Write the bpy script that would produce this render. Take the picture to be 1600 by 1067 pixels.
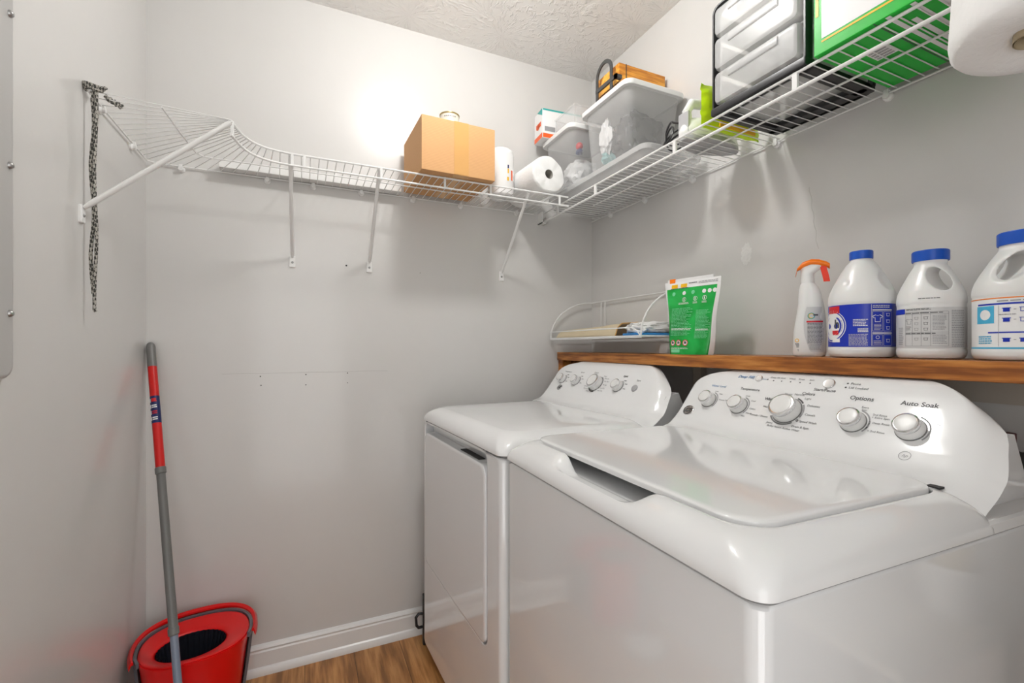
import bpy, bmesh, math, random
from mathutils import Vector, Matrix, noise
random.seed(4)
for o in list(bpy.data.objects): bpy.data.objects.remove(o, do_unlink=True)
scene = bpy.context.scene
COL = scene.collection
PI = math.pi
# ------------------------------------------------------------ camera
cd = bpy.data.cameras.new('camera'); cam = bpy.data.objects.new('camera', cd); COL.objects.link(cam)
cam.location = (0, 0, 1.16); cam.rotation_euler = (PI/2, 0, math.radians(-24.4))
cd.sensor_width = 36; cd.lens = 715/1600*36; cd.shift_y = 8.5/1600; cd.clip_start = .02
scene.camera = cam
# ------------------------------------------------------------ world (daylit house beyond the doorway behind the camera)
w = bpy.data.worlds.new('world'); scene.world = w; w.use_nodes = True
w.node_tree.nodes['Background'].inputs[0].default_value = (1.0, .99, .975, 1)
w.node_tree.nodes['Background'].inputs[1].default_value = 1.9
# ------------------------------------------------------------ exposure
vs = scene.view_settings
vs.view_transform = 'Standard'; vs.look = 'None'; vs.gamma = 1; vs.use_curve_mapping = False
vs.exposure = 0.50
LAMP_STRENGTH = 112.0
# room numbers
XL, XR, YB, YF, ZC = -.471, 1.265, 1.855, -.42, 2.44
# ------------------------------------------------------------ materials
def nm(name):
    m = bpy.data.materials.new(name); m.use_nodes = True
    nt = m.node_tree; return m, nt, nt.nodes['Principled BSDF']
def setp(b, **k):
    for a, v in k.items():
        n = {'col':'Base Color','rough':'Roughness','metal':'Metallic','spec':'Specular IOR Level','coat':'Coat Weight','coatr':'Coat Roughness','trans':'Transmission Weight','ior':'IOR','alpha':'Alpha','emc':'Emission Color','ems':'Emission Strength','sss':'Subsurface Weight'}[a]
        if a in ('col','emc'): v = (*v, 1)
        b.inputs[n].default_value = v
def N(nt, t, **k):
    n = nt.nodes.new(t)
    for a, v in k.items(): setattr(n, a, v)
    return n
def srgb(r, g, b):
    f = lambda c: (c/255/12.92) if c/255 <= .04045 else ((c/255+.055)/1.055)**2.4
    return (f(r), f(g), f(b))
def plain(name, col, rough=.5, var=.03, bump=0, bscale=200, **k):
    """colour with a faint procedural unevenness"""
    m, nt, b = nm(name); setp(b, rough=rough, **k)
    tc = N(nt, 'ShaderNodeTexCoord'); no = N(nt, 'ShaderNodeTexNoise'); no.inputs['Scale'].default_value = 14
    nt.links.new(tc.outputs['Object'], no.inputs['Vector'])
    mx = N(nt, 'ShaderNodeMix', data_type='RGBA')
    mx.inputs[6].default_value = (*[max(0, c*(1-var)) for c in col], 1); mx.inputs[7].default_value = (*[min(1, c*(1+var)) for c in col], 1)
    nt.links.new(no.outputs['Fac'], mx.inputs[0]); nt.links.new(mx.outputs[2], b.inputs['Base Color'])
    if bump:
        n2 = N(nt, 'ShaderNodeTexNoise'); n2.inputs['Scale'].default_value = bscale; n2.inputs['Detail'].default_value = 4
        nt.links.new(tc.outputs['Object'], n2.inputs['Vector'])
        bp = N(nt, 'ShaderNodeBump'); bp.inputs['Strength'].default_value = bump; bp.inputs['Distance'].default_value = .002
        nt.links.new(n2.outputs['Fac'], bp.inputs['Height']); nt.links.new(bp.outputs[0], b.inputs['Normal'])
    return m
M = {}
M['wall'] = plain('wall_paint', (.66, .65, .635), .30, .015, .06, 60, spec=.45, coat=.35, coatr=.09)
M['trim'] = plain('trim_paint', (.80, .80, .79), .25, .02)
M['enamel'] = plain('white_enamel', (.84, .845, .85), .09, .004, coat=.3, coatr=.05)
M['enamel_side'] = plain('cabinet_enamel', (.82, .835, .85), .10, .004, coat=1.0, coatr=.04)
M['console'] = plain('console_plastic', (.84, .845, .85), .09, .004, spec=.38)
M['wire'] = plain('white_wire_coating', (.82, .82, .81), .3, .01)
M['bracket'] = plain('white_bracket_steel', (.84, .84, .83), .3, .01)
M['chrome'] = plain('chrome', (.75, .75, .76), .14, .01, metal=1)
M['steel'] = plain('screw_steel', (.42, .42, .42), .35, .02, metal=1)
M['ink'] = plain('grey_ink', (.08, .08, .085), .5)
M['inklt'] = plain('light_grey_ink', (.30, .30, .31), .5)
M['blueink'] = plain('blue_ink', (.03, .18, .42), .5)
M['dark'] = plain('dark_gap', (.03, .03, .03), .6)
M['gap'] = plain('grey_gap', (.22, .22, .22), .6)
M['black'] = plain('black_plastic', (.018, .018, .02), .35)
M['blackmetal'] = plain('black_metal', (.05, .05, .05), .5)
M['greyplastic'] = plain('grey_plastic', (.13, .13, .15), .35)
M['buttongrey'] = plain('button_grey', (.42, .42, .43), .3)
M['white'] = plain('white_plastic', (.80, .80, .79), .3, .01)
M['jugwhite'] = plain('jug_plastic', (.80, .80, .79), .28, .01, sss=.05)
M['paper'] = plain('paper_towel', (.88, .88, .87), .9, .02, .6, 120)
M['bluecap'] = plain('blue_cap', srgb(10, 80, 185), .35)
M['labelblue'] = plain('label_blue', srgb(18, 48, 175), .3)
M['labelblue2'] = plain('label_light_blue', srgb(70, 175, 215), .3)
M['labelgrey'] = plain('label_grey', (.62, .62, .62), .35)
M['labelwhite'] = plain('label_white', (.84, .84, .84), .35)
M['labelred'] = plain('label_red', srgb(205, 30, 40), .35)
M['labelorange'] = plain('label_orange', srgb(240, 130, 20), .35)
M['labelyellow'] = plain('label_yellow', srgb(245, 190, 20), .35)
M['orange'] = plain('orange_plastic', srgb(250, 125, 5), .3)
M['redorange'] = plain('trigger_red', srgb(235, 50, 8), .3)
M['red'] = plain('red_plastic', srgb(225, 6, 10), .28)
M['redpole'] = plain('red_pole', srgb(205, 22, 18), .35)
M['greypole'] = plain('grey_pole', (.16, .16, .155), .35)
M['steelpole'] = plain('blue_grey_pole', (.20, .24, .32), .28)
M['navy'] = plain('navy_label', srgb(20, 35, 90), .35)
M['lime'] = plain('lime_wrapper', srgb(212, 255, 25), .28, .1, .8, 30)
M['green'] = plain('green_carton', srgb(0, 185, 45), .35, .02)
M['teal'] = plain('teal_print', srgb(40, 165, 160), .4)
M['orangeprint'] = plain('orange_print', srgb(240, 95, 30), .4)
M['tan'] = plain('tan_paper', srgb(205, 190, 160), .6, .05)
M['tanedge'] = plain('tan_paper_edge', srgb(205, 155, 85), .6, .05)
M['cloth'] = plain('white_cloth', (.75, .75, .74), .9, .05, .5, 90)
M['bluepack'] = plain('blue_packet', srgb(40, 140, 215), .3)
M['greybag'] = plain('grey_bag', (.05, .05, .05), .4, .3, .6, 30)
M['whitebag'] = plain('white_bag', (.75, .75, .75), .5, .1, .6, 30)
M['aqua'] = plain('aqua_plastic', srgb(150, 190, 190), .4)
M['panel'] = plain('grey_panel_paint', (.46, .455, .445), .35, .02)
M['cleat'] = plain('primed_board', (.52, .48, .42), .6, .06)
M['browntape'] = plain('packing_tape', srgb(216, 166, 104), .12, .05, coat=.4)
M['crack'] = plain('hairline_crack', (.50, .49, .47), .8)
M['reflection_pale'] = plain('reflection_pale', (.74, .735, .72), .5, .06, .6, 90)  # pale tone for the painted wall reflection
M['cream'] = plain('cream_tin', (.72, .70, .62), .35)
M['gold'] = plain('gold_rim', (.55, .42, .18), .3, metal=.8)
M['hose'] = plain('grey_hose', (.05, .05, .048), .5)
M['magazine'] = plain('printed_magazine', (.5, .42, .36), .35, .6)
def mat_emit(name, col, s):
    m, nt, b = nm(name); setp(b, col=(.9, .9, .9), rough=.4, emc=col, ems=s); return m
M['lamp'] = mat_emit('lamp_diffuser', (1, .985, .96), LAMP_STRENGTH)
def mat_clear(name, col, opac, rough=.15):
    m, nt, b = nm(name); setp(b, col=col, rough=rough)
    tr = N(nt, 'ShaderNodeBsdfTransparent'); mx = N(nt, 'ShaderNodeMixShader')
    tc = N(nt, 'ShaderNodeTexCoord'); no = N(nt, 'ShaderNodeTexNoise'); no.inputs['Scale'].default_value = 9
    mr = N(nt, 'ShaderNodeMapRange'); mr.inputs[3].default_value = opac*.85; mr.inputs[4].default_value = opac*1.15
    nt.links.new(tc.outputs['Object'], no.inputs['Vector']); nt.links.new(no.outputs['Fac'], mr.inputs[0]); nt.links.new(mr.outputs[0], mx.inputs[0])
    nt.links.new(tr.outputs[0], mx.inputs[1]); nt.links.new(b.outputs[0], mx.inputs[2])
    nt.links.new(mx.outputs[0], nt.nodes['Material Output'].inputs[0]); return m
M['clear'] = mat_clear('clear_plastic', (.80, .80, .80), .27)
M['clearlid'] = mat_clear('frosted_plastic', (.76, .76, .76), .48, .3)
M['glassy'] = mat_clear('thin_clear_plastic', (.9, .9, .9), .25, .08)
def mat_ceiling():
    m, nt, b = nm('stomp_textured_ceiling'); setp(b, col=(.88, .875, .86), rough=.75)
    tc = N(nt, 'ShaderNodeTexCoord'); vo = N(nt, 'ShaderNodeTexVoronoi'); vo.inputs['Scale'].default_value = 3.6
    mp = N(nt, 'ShaderNodeMapping'); mp.inputs[3].default_value = (1, 1, 0)
    nt.links.new(tc.outputs['Object'], mp.inputs[0]); nt.links.new(mp.outputs[0], vo.inputs['Vector'])
    sc = N(nt, 'ShaderNodeVectorMath', operation='SCALE'); sc.inputs[3].default_value = 3.6
    nt.links.new(mp.outputs[0], sc.inputs[0])
    ps = N(nt, 'ShaderNodeVectorMath', operation='SCALE'); ps.inputs[3].default_value = 3.6
    nt.links.new(vo.outputs['Position'], ps.inputs[0])
    df = N(nt, 'ShaderNodeVectorMath', operation='SUBTRACT'); nt.links.new(sc.outputs[0], df.inputs[0]); nt.links.new(ps.outputs[0], df.inputs[1])
    sp = N(nt, 'ShaderNodeSeparateXYZ'); nt.links.new(df.outputs[0], sp.inputs[0])
    at = N(nt, 'ShaderNodeMath', operation='ARCTAN2'); nt.links.new(sp.outputs[1], at.inputs[0]); nt.links.new(sp.outputs[0], at.inputs[1])
    a2 = N(nt, 'ShaderNodeMath', operation='MULTIPLY'); a2.inputs[1].default_value = 2.4; nt.links.new(at.outputs[0], a2.inputs[0])
    d2 = N(nt, 'ShaderNodeMath', operation='MULTIPLY'); d2.inputs[1].default_value = 1.5; nt.links.new(vo.outputs['Distance'], d2.inputs[0])
    ds = N(nt, 'ShaderNodeTexNoise'); ds.inputs['Scale'].default_value = 30; nt.links.new(mp.outputs[0], ds.inputs['Vector'])
    ad = N(nt, 'ShaderNodeMath', operation='MULTIPLY_ADD'); ad.inputs[1].default_value = .9; nt.links.new(ds.outputs['Fac'], ad.inputs[0]); nt.links.new(a2.outputs[0], ad.inputs[2])
    cb = N(nt, 'ShaderNodeCombineXYZ'); nt.links.new(ad.outputs[0], cb.inputs[0]); nt.links.new(d2.outputs[0], cb.inputs[1])
    sc2 = N(nt, 'ShaderNodeSeparateColor'); nt.links.new(vo.outputs['Color'], sc2.inputs[0]); m10 = N(nt, 'ShaderNodeMath', operation='MULTIPLY'); m10.inputs[1].default_value = 20
    nt.links.new(sc2.outputs[0], m10.inputs[0]); nt.links.new(m10.outputs[0], cb.inputs[2])
    no = N(nt, 'ShaderNodeTexNoise'); no.inputs['Scale'].default_value = 4.6; no.inputs['Detail'].default_value = 2; nt.links.new(cb.outputs[0], no.inputs['Vector'])
    cr = N(nt, 'ShaderNodeValToRGB'); cr.color_ramp.elements[0].position = .50; cr.color_ramp.elements[1].position = .68
    nt.links.new(no.outputs['Fac'], cr.inputs[0])
    bp = N(nt, 'ShaderNodeBump'); bp.inputs['Strength'].default_value = .5; bp.inputs['Distance'].default_value = .006
    nt.links.new(cr.outputs[0], bp.inputs['Height']); nt.links.new(bp.outputs[0], b.inputs['Normal']); return m
M['ceiling'] = mat_ceiling()
def mat_wood(name, c1, c2, c3, axis, scale, rough, planks=0, knots=0):
    """grain runs along the given axis ('Y' or 'Z')"""
    m, nt, b = nm(name); setp(b, rough=rough)
    tc = N(nt, 'ShaderNodeTexCoord'); mp = N(nt, 'ShaderNodeMapping')
    s = {'Y': (1, .09, 1), 'Z': (1, 1, .09), 'X': (.09, 1, 1)}[axis]; mp.inputs[3].default_value = s
    src = tc.outputs['Object']
    if planks:
        sx = N(nt, 'ShaderNodeSeparateXYZ'); nt.links.new(src, sx.inputs[0])
        dv = N(nt, 'ShaderNodeMath', operation='DIVIDE'); dv.inputs[1].default_value = planks; nt.links.new(sx.outputs[0], dv.inputs[0])
        fl = N(nt, 'ShaderNodeMath', operation='FLOOR'); nt.links.new(dv.outputs[0], fl.inputs[0])
        cb = N(nt, 'ShaderNodeCombineXYZ'); ml = N(nt, 'ShaderNodeMath', operation='MULTIPLY'); ml.inputs[1].default_value = 7.3; nt.links.new(fl.outputs[0], ml.inputs[0])
        nt.links.new(ml.outputs[0], cb.inputs[1]); nt.links.new(ml.outputs[0], cb.inputs[2])
        va = N(nt, 'ShaderNodeVectorMath', operation='ADD'); nt.links.new(src, va.inputs[0]); nt.links.new(cb.outputs[0], va.inputs[1]); src = va.outputs[0]
    nt.links.new(src, mp.inputs[0])
    n0 = N(nt, 'ShaderNodeTexNoise'); n0.inputs['Scale'].default_value = scale*.35; n0.inputs['Detail'].default_value = 3; nt.links.new(mp.outputs[0], n0.inputs['Vector'])
    mu = N(nt, 'ShaderNodeMath', operation='MULTIPLY'); mu.inputs[1].default_value = 14; nt.links.new(n0.outputs['Fac'], mu.inputs[0])
    si = N(nt, 'ShaderNodeMath', operation='SINE'); m2 = N(nt, 'ShaderNodeMath', operation='MULTIPLY'); m2.inputs[1].default_value = 3.0; nt.links.new(mu.outputs[0], m2.inputs[0]); nt.links.new(m2.outputs[0], si.inputs[0])
    n1 = N(nt, 'ShaderNodeTexNoise'); n1.inputs['Scale'].default_value = scale*5; n1.inputs['Detail'].default_value = 6; nt.links.new(mp.outputs[0], n1.inputs['Vector'])
    ad = N(nt, 'ShaderNodeMath', operation='MULTIPLY_ADD'); ad.inputs[1].default_value = .16; nt.links.new(si.outputs[0], ad.inputs[0]); nt.links.new(n1.outputs['Fac'], ad.inputs[2])
    cr = N(nt, 'ShaderNodeValToRGB'); e = cr.color_ramp.elements
    e[0].position = .3; e[0].color = (*c1, 1); e[1].position = .75; e[1].color = (*c3, 1); k = e.new(.52); k.color = (*c2, 1)
    nt.links.new(ad.outputs[0], cr.inputs[0]); out = cr.outputs[0]
    if knots:
        vo = N(nt, 'ShaderNodeTexVoronoi'); vo.inputs['Scale'].default_value = knots
        mp2 = N(nt, 'ShaderNodeMapping'); mp2.inputs[3].default_value = (1, .55, 1); nt.links.new(tc.outputs['Object'], mp2.inputs[0]); nt.links.new(mp2.outputs[0], vo.inputs['Vector'])
        rr = N(nt, 'ShaderNodeValToRGB'); rr.color_ramp.elements[0].position = .04; rr.color_ramp.elements[0].color = (.35, .35, .35, 1); rr.color_ramp.elements[1].position = .12
        nt.links.new(vo.outputs['Distance'], rr.inputs[0])
        mx = N(nt, 'ShaderNodeMix', data_type='RGBA', blend_type='MULTIPLY'); mx.inputs[0].default_value = 1
        nt.links.new(out, mx.inputs[6]); nt.links.new(rr.outputs[0], mx.inputs[7]); out = mx.outputs[2]
    if planks:
        fr = N(nt, 'ShaderNodeMath', operation='FRACT'); nt.links.new(dv.outputs[0], fr.inputs[0])
        gt = N(nt, 'ShaderNodeMath', operation='GREATER_THAN'); gt.inputs[1].default_value = .012; nt.links.new(fr.outputs[0], gt.inputs[0])
        mr = N(nt, 'ShaderNodeMapRange'); mr.inputs[3].default_value = .35; nt.links.new(gt.outputs[0], mr.inputs[0])
        wn = N(nt, 'ShaderNodeTexWhiteNoise', noise_dimensions='1D'); nt.links.new(fl.outputs[0], wn.inputs['W'])
        m3 = N(nt, 'ShaderNodeMapRange'); m3.inputs[3].default_value = .92; m3.inputs[4].default_value = 1.10; nt.links.new(wn.outputs['Value'], m3.inputs[0])
        m4 = N(nt, 'ShaderNodeMath', operation='MULTIPLY'); nt.links.new(mr.outputs[0], m4.inputs[0]); nt.links.new(m3.outputs[0], m4.inputs[1])
        mx = N(nt, 'ShaderNodeVectorMath', operation='SCALE'); nt.links.new(out, mx.inputs[0]); nt.links.new(m4.outputs[0], mx.inputs[3]); out = mx.outputs[0]
    nt.links.new(out, b.inputs['Base Color']); return m
M['floor'] = mat_wood('oak_plank_floor', srgb(140, 94, 52), srgb(176, 122, 70), srgb(204, 150, 94), 'Y', 16, .4, planks=.17)
M['shelfwood'] = mat_wood('stained_pine', srgb(128, 72, 28), srgb(168, 102, 42), srgb(200, 135, 66), 'Y', 26, .4, knots=3.2)
M['woodbox'] = mat_wood('honey_pine', srgb(190, 115, 30), srgb(230, 160, 55), srgb(245, 185, 80), 'X', 22, .4)
def mat_card():
    m, nt, b = nm('corrugated_cardboard'); setp(b, rough=.7)
    tc = N(nt, 'ShaderNodeTexCoord'); wv = N(nt, 'ShaderNodeTexWave', bands_direction='Z'); wv.inputs['Scale'].default_value = 60; wv.inputs['Distortion'].default_value = .6
    nt.links.new(tc.outputs['Object'], wv.inputs['Vector'])
    mx = N(nt, 'ShaderNodeMix', data_type='RGBA'); mx.inputs[6].default_value = (*srgb(204, 155, 104), 1); mx.inputs[7].default_value = (*srgb(214, 165, 114), 1)
    nt.links.new(wv.outputs['Fac'], mx.inputs[0]); nt.links.new(mx.outputs[2], b.inputs['Base Color']); return m
M['card'] = mat_card()
def mat_rope():
    m, nt, b = nm('braided_rope'); setp(b, rough=.9)
    tc = N(nt, 'ShaderNodeTexCoord'); mp = N(nt, 'ShaderNodeMapping'); mp.inputs[3].default_value = (260, 260, 120); mp.inputs[2].default_value = (.35, .35, .3)
    nt.links.new(tc.outputs['Object'], mp.inputs[0]); ck = N(nt, 'ShaderNodeTexChecker'); ck.inputs['Scale'].default_value = 1
    ck.inputs[1].default_value = (.05, .05, .045, 1); ck.inputs[2].default_value = (.42, .40, .36, 1)
    nt.links.new(mp.outputs[0], ck.inputs[0]); nt.links.new(ck.outputs[0], b.inputs['Base Color']); return m
M['rope'] = mat_rope()
def mat_pouch():
    m, nt, b = nm('green_pouch_film'); setp(b, rough=.22)
    tc = N(nt, 'ShaderNodeTexCoord'); no = N(nt, 'ShaderNodeTexNoise'); no.inputs['Scale'].default_value = 9; no.inputs['Distortion'].default_value = 1.0
    mp = N(nt, 'ShaderNodeMapping'); mp.inputs[3].default_value = (1, .6, 1.2); nt.links.new(tc.outputs['Object'], mp.inputs[0]); nt.links.new(mp.outputs[0], no.inputs['Vector'])
    cr = N(nt, 'ShaderNodeValToRGB'); e = cr.color_ramp.elements; e[0].position = .35; e[0].color = (*srgb(0, 150, 50), 1); e[1].position = .7; e[1].color = (*srgb(40, 195, 90), 1)
    nt.links.new(no.outputs['Fac'], cr.inputs[0]); nt.links.new(cr.outputs[0], b.inputs['Base Color'])
    bp = N(nt, 'ShaderNodeBump'); bp.inputs['Strength'].default_value = .5; bp.inputs['Distance'].default_value = .006; nt.links.new(no.outputs['Fac'], bp.inputs['Height']); nt.links.new(bp.outputs[0], b.inputs['Normal']); return m
M['pouch'] = mat_pouch()
# ------------------------------------------------------------ object helpers
MW = {}
def thing(name, label, cat, loc=(0, 0, 0), rz=0, group=None):
    o = bpy.data.objects.new(name, None); COL.objects.link(o); o.empty_display_size = .03
    o.location = loc; o.rotation_euler = (0, 0, rz); o['label'] = label; o['category'] = cat
    if group: o['group'] = group
    MW[o] = Matrix.Translation(loc) @ Matrix.Rotation(rz, 4, 'Z'); return o
def mesh(name, bm, mats, parent=None, smooth=True, world=True, angle=40, label=None, wn=True):
    """links one mesh; geometry is in world coordinates unless world=False (then in the thing's own)"""
    bmesh.ops.recalc_face_normals(bm, faces=bm.faces[:])
    if parent and world: bm.transform(MW[parent].inverted())
    me = bpy.data.meshes.new(name); bm.to_mesh(me); bm.free()
    for m in (mats if isinstance(mats, (list, tuple)) else [mats]): me.materials.append(M[m] if isinstance(m, str) else m)
    if smooth:
        for p in me.polygons: p.use_smooth = True
        me.set_sharp_from_angle(angle=math.radians(angle))
    o = bpy.data.objects.new(name, me); COL.objects.link(o)
    if smooth and wn:
        md = o.modifiers.new('weighted normals', 'WEIGHTED_NORMAL'); md.mode = 'FACE_AREA'; md.weight = 50; md.keep_sharp = True
    if parent: o.parent = parent; MW[o] = MW[parent]
    else: MW[o] = Matrix()
    if label: o['label'] = label
    return o
def tag(o, label, cat, group=None, kind=None):
    o['label'] = label; o['category'] = cat
    if group: o['group'] = group
    if kind: o['kind'] = kind
    return o
def struct(o): o['kind'] = 'structure'; return o
def B(): return bmesh.new()
def box(bm, x0, x1, y0, y1, z0, z1, mi=0, T=None, bev=0):
    vs = [bm.verts.new((x, y, z)) for x in (x0, x1) for y in (y0, y1) for z in (z0, z1)]
    fs = [bm.faces.new([vs[i] for i in f]) for f in ((0, 1, 3, 2), (4, 6, 7, 5), (0, 4, 5, 1), (2, 3, 7, 6), (0, 2, 6, 4), (1, 5, 7, 3))]
    for f in fs: f.material_index = mi
    if bev:
        es = list({e for f in fs for e in f.edges})
        r = bmesh.ops.bevel(bm, geom=es, offset=bev, segments=2, profile=.5, affect='EDGES')
        for f in r['faces']: f.material_index = mi
        vs = list({v for f in r['faces'] for v in f.verts} | {v for v in vs if v.is_valid})
    if T:
        for v in vs: v.co = T @ v.co
    return bm
def loft(bm, rings, closed=True, cap0=True, cap1=True, mi=0):
    R = [[bm.verts.new(p) for p in r] for r in rings]; n = len(R[0]); fs = []
    for a, b_ in zip(R, R[1:]):
        for i in range(n if closed else n-1):
            j = (i+1) % n
            f = bm.faces.new((a[i], a[j], b_[j], b_[i])); f.material_index = mi; fs.append(f)
    if cap0: f = bm.faces.new(R[0][::-1]); f.material_index = mi
    if cap1: f = bm.faces.new(R[-1]); f.material_index = mi
    return R
def tube(bm, pts, r, n=8, closed=False, mi=0):
    pts = [Vector(p) for p in pts]; m = len(pts)
    t0 = (pts[1]-pts[0]).normalized(); up = Vector((0, 0, 1)) if abs(t0.z) < .9 else Vector((1, 0, 0))
    nrm = t0.cross(up).normalized(); rings = []; prev = t0
    for i, p in enumerate(pts):
        if closed: t = (pts[(i+1) % m]-pts[i-1]).normalized()
        elif i == 0: t = t0
        elif i == m-1: t = (pts[-1]-pts[-2]).normalized()
        else: t = ((pts[i+1]-p).normalized()+(p-pts[i-1]).normalized()).normalized()
        q = prev.rotation_difference(t); nrm = (q @ nrm); nrm = (nrm-t*nrm.dot(t)).normalized(); prev = t
        bn = t.cross(nrm); rr = r[i] if isinstance(r, (list, tuple)) else r
        rings.append([p+(nrm*math.cos(2*PI*k/n)+bn*math.sin(2*PI*k/n))*rr for k in range(n)])
    if closed: rings.append(rings[0]); loft(bm, rings, cap0=False, cap1=False, mi=mi); bmesh.ops.remove_doubles(bm, verts=bm.verts[:], dist=1e-6)
    else: loft(bm, rings, mi=mi)
def rod(bm, a, b_, r, n=8, mi=0): tube(bm, [a, b_], r, n, mi=mi)
def lathe(bm, prof, T=None, n=32, mi=0, sx=1, sy=1, capb=True, capt=True):
    rings = [[Vector((r*sx*math.cos(2*PI*k/n), r*sy*math.sin(2*PI*k/n), z)) for k in range(n)] for r, z in prof]
    if T: rings = [[T @ p for p in r] for r in rings]
    loft(bm, rings, cap0=capb, cap1=capt, mi=mi)
def rrect(x0, x1, y0, y1, r, nc=8, ne=10):
    out = []
    for (cx, cy, a0) in ((x1-r, y0+r, -90), (x1-r, y1-r, 0), (x0+r, y1-r, 90), (x0+r, y0+r, 180)):
        for k in range(nc+1):
            a = math.radians(a0+90*k/nc); out.append((cx+r*math.cos(a), cy+r*math.sin(a)))
        # subdivided edge to next corner
        nx = {-90: (x1, y1-r), 0: (x0+r, y1), 90: (x0, y0+r), 180: (x1-r, y0)}[a0]; p = out[-1]
        for k in range(1, ne): out.append((p[0]+(nx[0]-p[0])*k/ne, p[1]+(nx[1]-p[1])*k/ne))
    return out
def rbox(bm, x0, x1, y0, y1, z0, z1, r=.01, e=.003, mi=0, T=None, top=None):
    """box rounded in plan, softly edged; top = inset of the lower rim (taper)"""
    tp = top or 0; ringset = []
    for ins, z in ((tp+e, z0), (tp, z0+e), (0, z1-e), (e, z1)):
        rr = rrect(x0+ins, x1-ins, y0+ins, y1-ins, max(r-ins*.3, .002), 5, 3)
        ringset.append([(x, y, z) for x, y in rr])
    if T: ringset = [[T @ Vector(p) for p in r_] for r_ in ringset]
    loft(bm, ringset, mi=mi)
def blob(bm, c, s, amp=.25, freq=3, sub=4, seed=0, mi=0, power=1):
    r = bmesh.ops.create_icosphere(bm, subdivisions=sub, radius=1)
    off = Vector((seed*7.1, seed*3.3, seed))
    for v in r['verts']:
        d = v.co.normalized()
        if power != 1: d = Vector([math.copysign(abs(q)**power, q) for q in d])
        k = 1+amp*(noise.noise(d*freq+off)+.5*noise.noise(d*freq*2.3+off))
        v.co = Vector((c[0]+d.x*s[0]*k, c[1]+d.y*s[1]*k, c[2]+d.z*s[2]*k))
    for v in r['verts']:
        for f in v.link_faces: f.material_index = mi
_tc = {}
def text(bm, s, size, f, mi=0, align='CENTER', shear=0, bold=0):
    """adds lettering; f maps (x, y) in the lettering's plane to a point"""
    key = (s, align, shear, bold)
    if key not in _tc:
        cu = bpy.data.curves.new('lettering', 'FONT'); cu.body = s; cu.align_x = align; cu.align_y = 'CENTER'; cu.size = 1; cu.shear = shear; cu.offset = bold; cu.resolution_u = 3
        o = bpy.data.objects.new('lettering', cu); COL.objects.link(o)
        dg = bpy.context.evaluated_depsgraph_get(); me = bpy.data.meshes.new_from_object(o.evaluated_get(dg))
        _tc[key] = ([tuple(v.co) for v in me.vertices], [tuple(p.vertices) for p in me.polygons])
        bpy.data.objects.remove(o); bpy.data.curves.remove(cu); bpy.data.meshes.remove(me)
    V, F = _tc[key]; vs = [bm.verts.new(f(x*size, y*size)) for x, y, z in V]
    for p in F:
        try: q = bm.faces.new([vs[i] for i in p]); q.material_index = mi
        except ValueError: pass
def quad(bm, f, x0, x1, y0, y1, mi=0, nx=1, ny=1):
    g = [[bm.verts.new(f(x0+(x1-x0)*i/nx, y0+(y1-y0)*j/ny)) for i in range(nx+1)] for j in range(ny+1)]
    for j in range(ny):
        for i in range(nx): q = bm.faces.new((g[j][i], g[j][i+1], g[j+1][i+1], g[j+1][i])); q.material_index = mi
def ringflat(bm, f, cx, cy, r0, r1, a0=0, a1=360, n=32, mi=0):
    """flat arc band"""
    P = []
    for k in range(n+1):
        a = math.radians(a0+(a1-a0)*k/n)
        P.append((bm.verts.new(f(cx+r0*math.cos(a), cy+r0*math.sin(a))), bm.verts.new(f(cx+r1*math.cos(a), cy+r1*math.sin(a)))))
    for p, q in zip(P, P[1:]):
        fc = bm.faces.new((p[0], p[1], q[1], q[0])); fc.material_index = mi
def bars(bm, f, x0, x1, y0, y1, lines, mi=0, fill=.5, ragged=.2, seed=1, nx=2):
    """lines of print too fine to read"""
    R = random.Random(seed); st = (y1-y0)/lines
    for k in range(lines):
        y = y1-(k+.5)*st; x = x0; end = x1-(x1-x0)*R.random()*ragged
        while x < end:
            w_ = (x1-x0)*R.uniform(.07, .2); e = min(x+w_, end)
            quad(bm, f, x, e, y-st*fill/2, y+st*fill/2, mi, nx); x = e+(x1-x0)*.022
def planef(o, ux, uy, off=0):
    o = Vector(o); ux = Vector(ux).normalized(); uy = Vector(uy).normalized(); n = ux.cross(uy)
    return lambda x, y: o+ux*x+uy*y+n*off
# ============================================================ SETTING
def slab(name, x0, x1, y0, y1, z0, z1, m):
    bm = B(); box(bm, x0, x1, y0, y1, z0, z1); return struct(mesh(name, bm, m, smooth=False))
slab('floor', XL-.1, XR+.1, YF-.1, YB+.1, -.06, 0, 'floor')
slab('ceiling', XL-.1, XR+.1, YF-.1, YB+.1, ZC, ZC+.06, 'ceiling')
wb = slab('wall_back', XL-.1, XR+.1, YB, YB+.1, 0, ZC, 'wall')
slab('wall_left', XL-.1, XL, YF-.1, YB, 0, ZC, 'wall')
wr = slab('wall_right', XR, XR+.1, YF-.1, YB, 0, ZC, 'wall')
bm = B()  # near wall with the doorway the photograph was taken from
box(bm, XL, -.36, YF-.1, YF, 0, ZC); box(bm, .30, XR, YF-.1, YF, 0, ZC); box(bm, -.36, .30, YF-.1, YF, 2.06, ZC)
struct(mesh('wall_near', bm, 'wall', smooth=False))
bm = B()
for x0, x1 in ((-.43, -.36), (.30, .37)): box(bm, x0, x1, YF, YF+.015, 0, 2.06)
box(bm, -.43, .37, YF, YF+.015, 2.06, 2.13); struct(mesh('trim_1', bm, 'trim', smooth=False))
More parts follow.
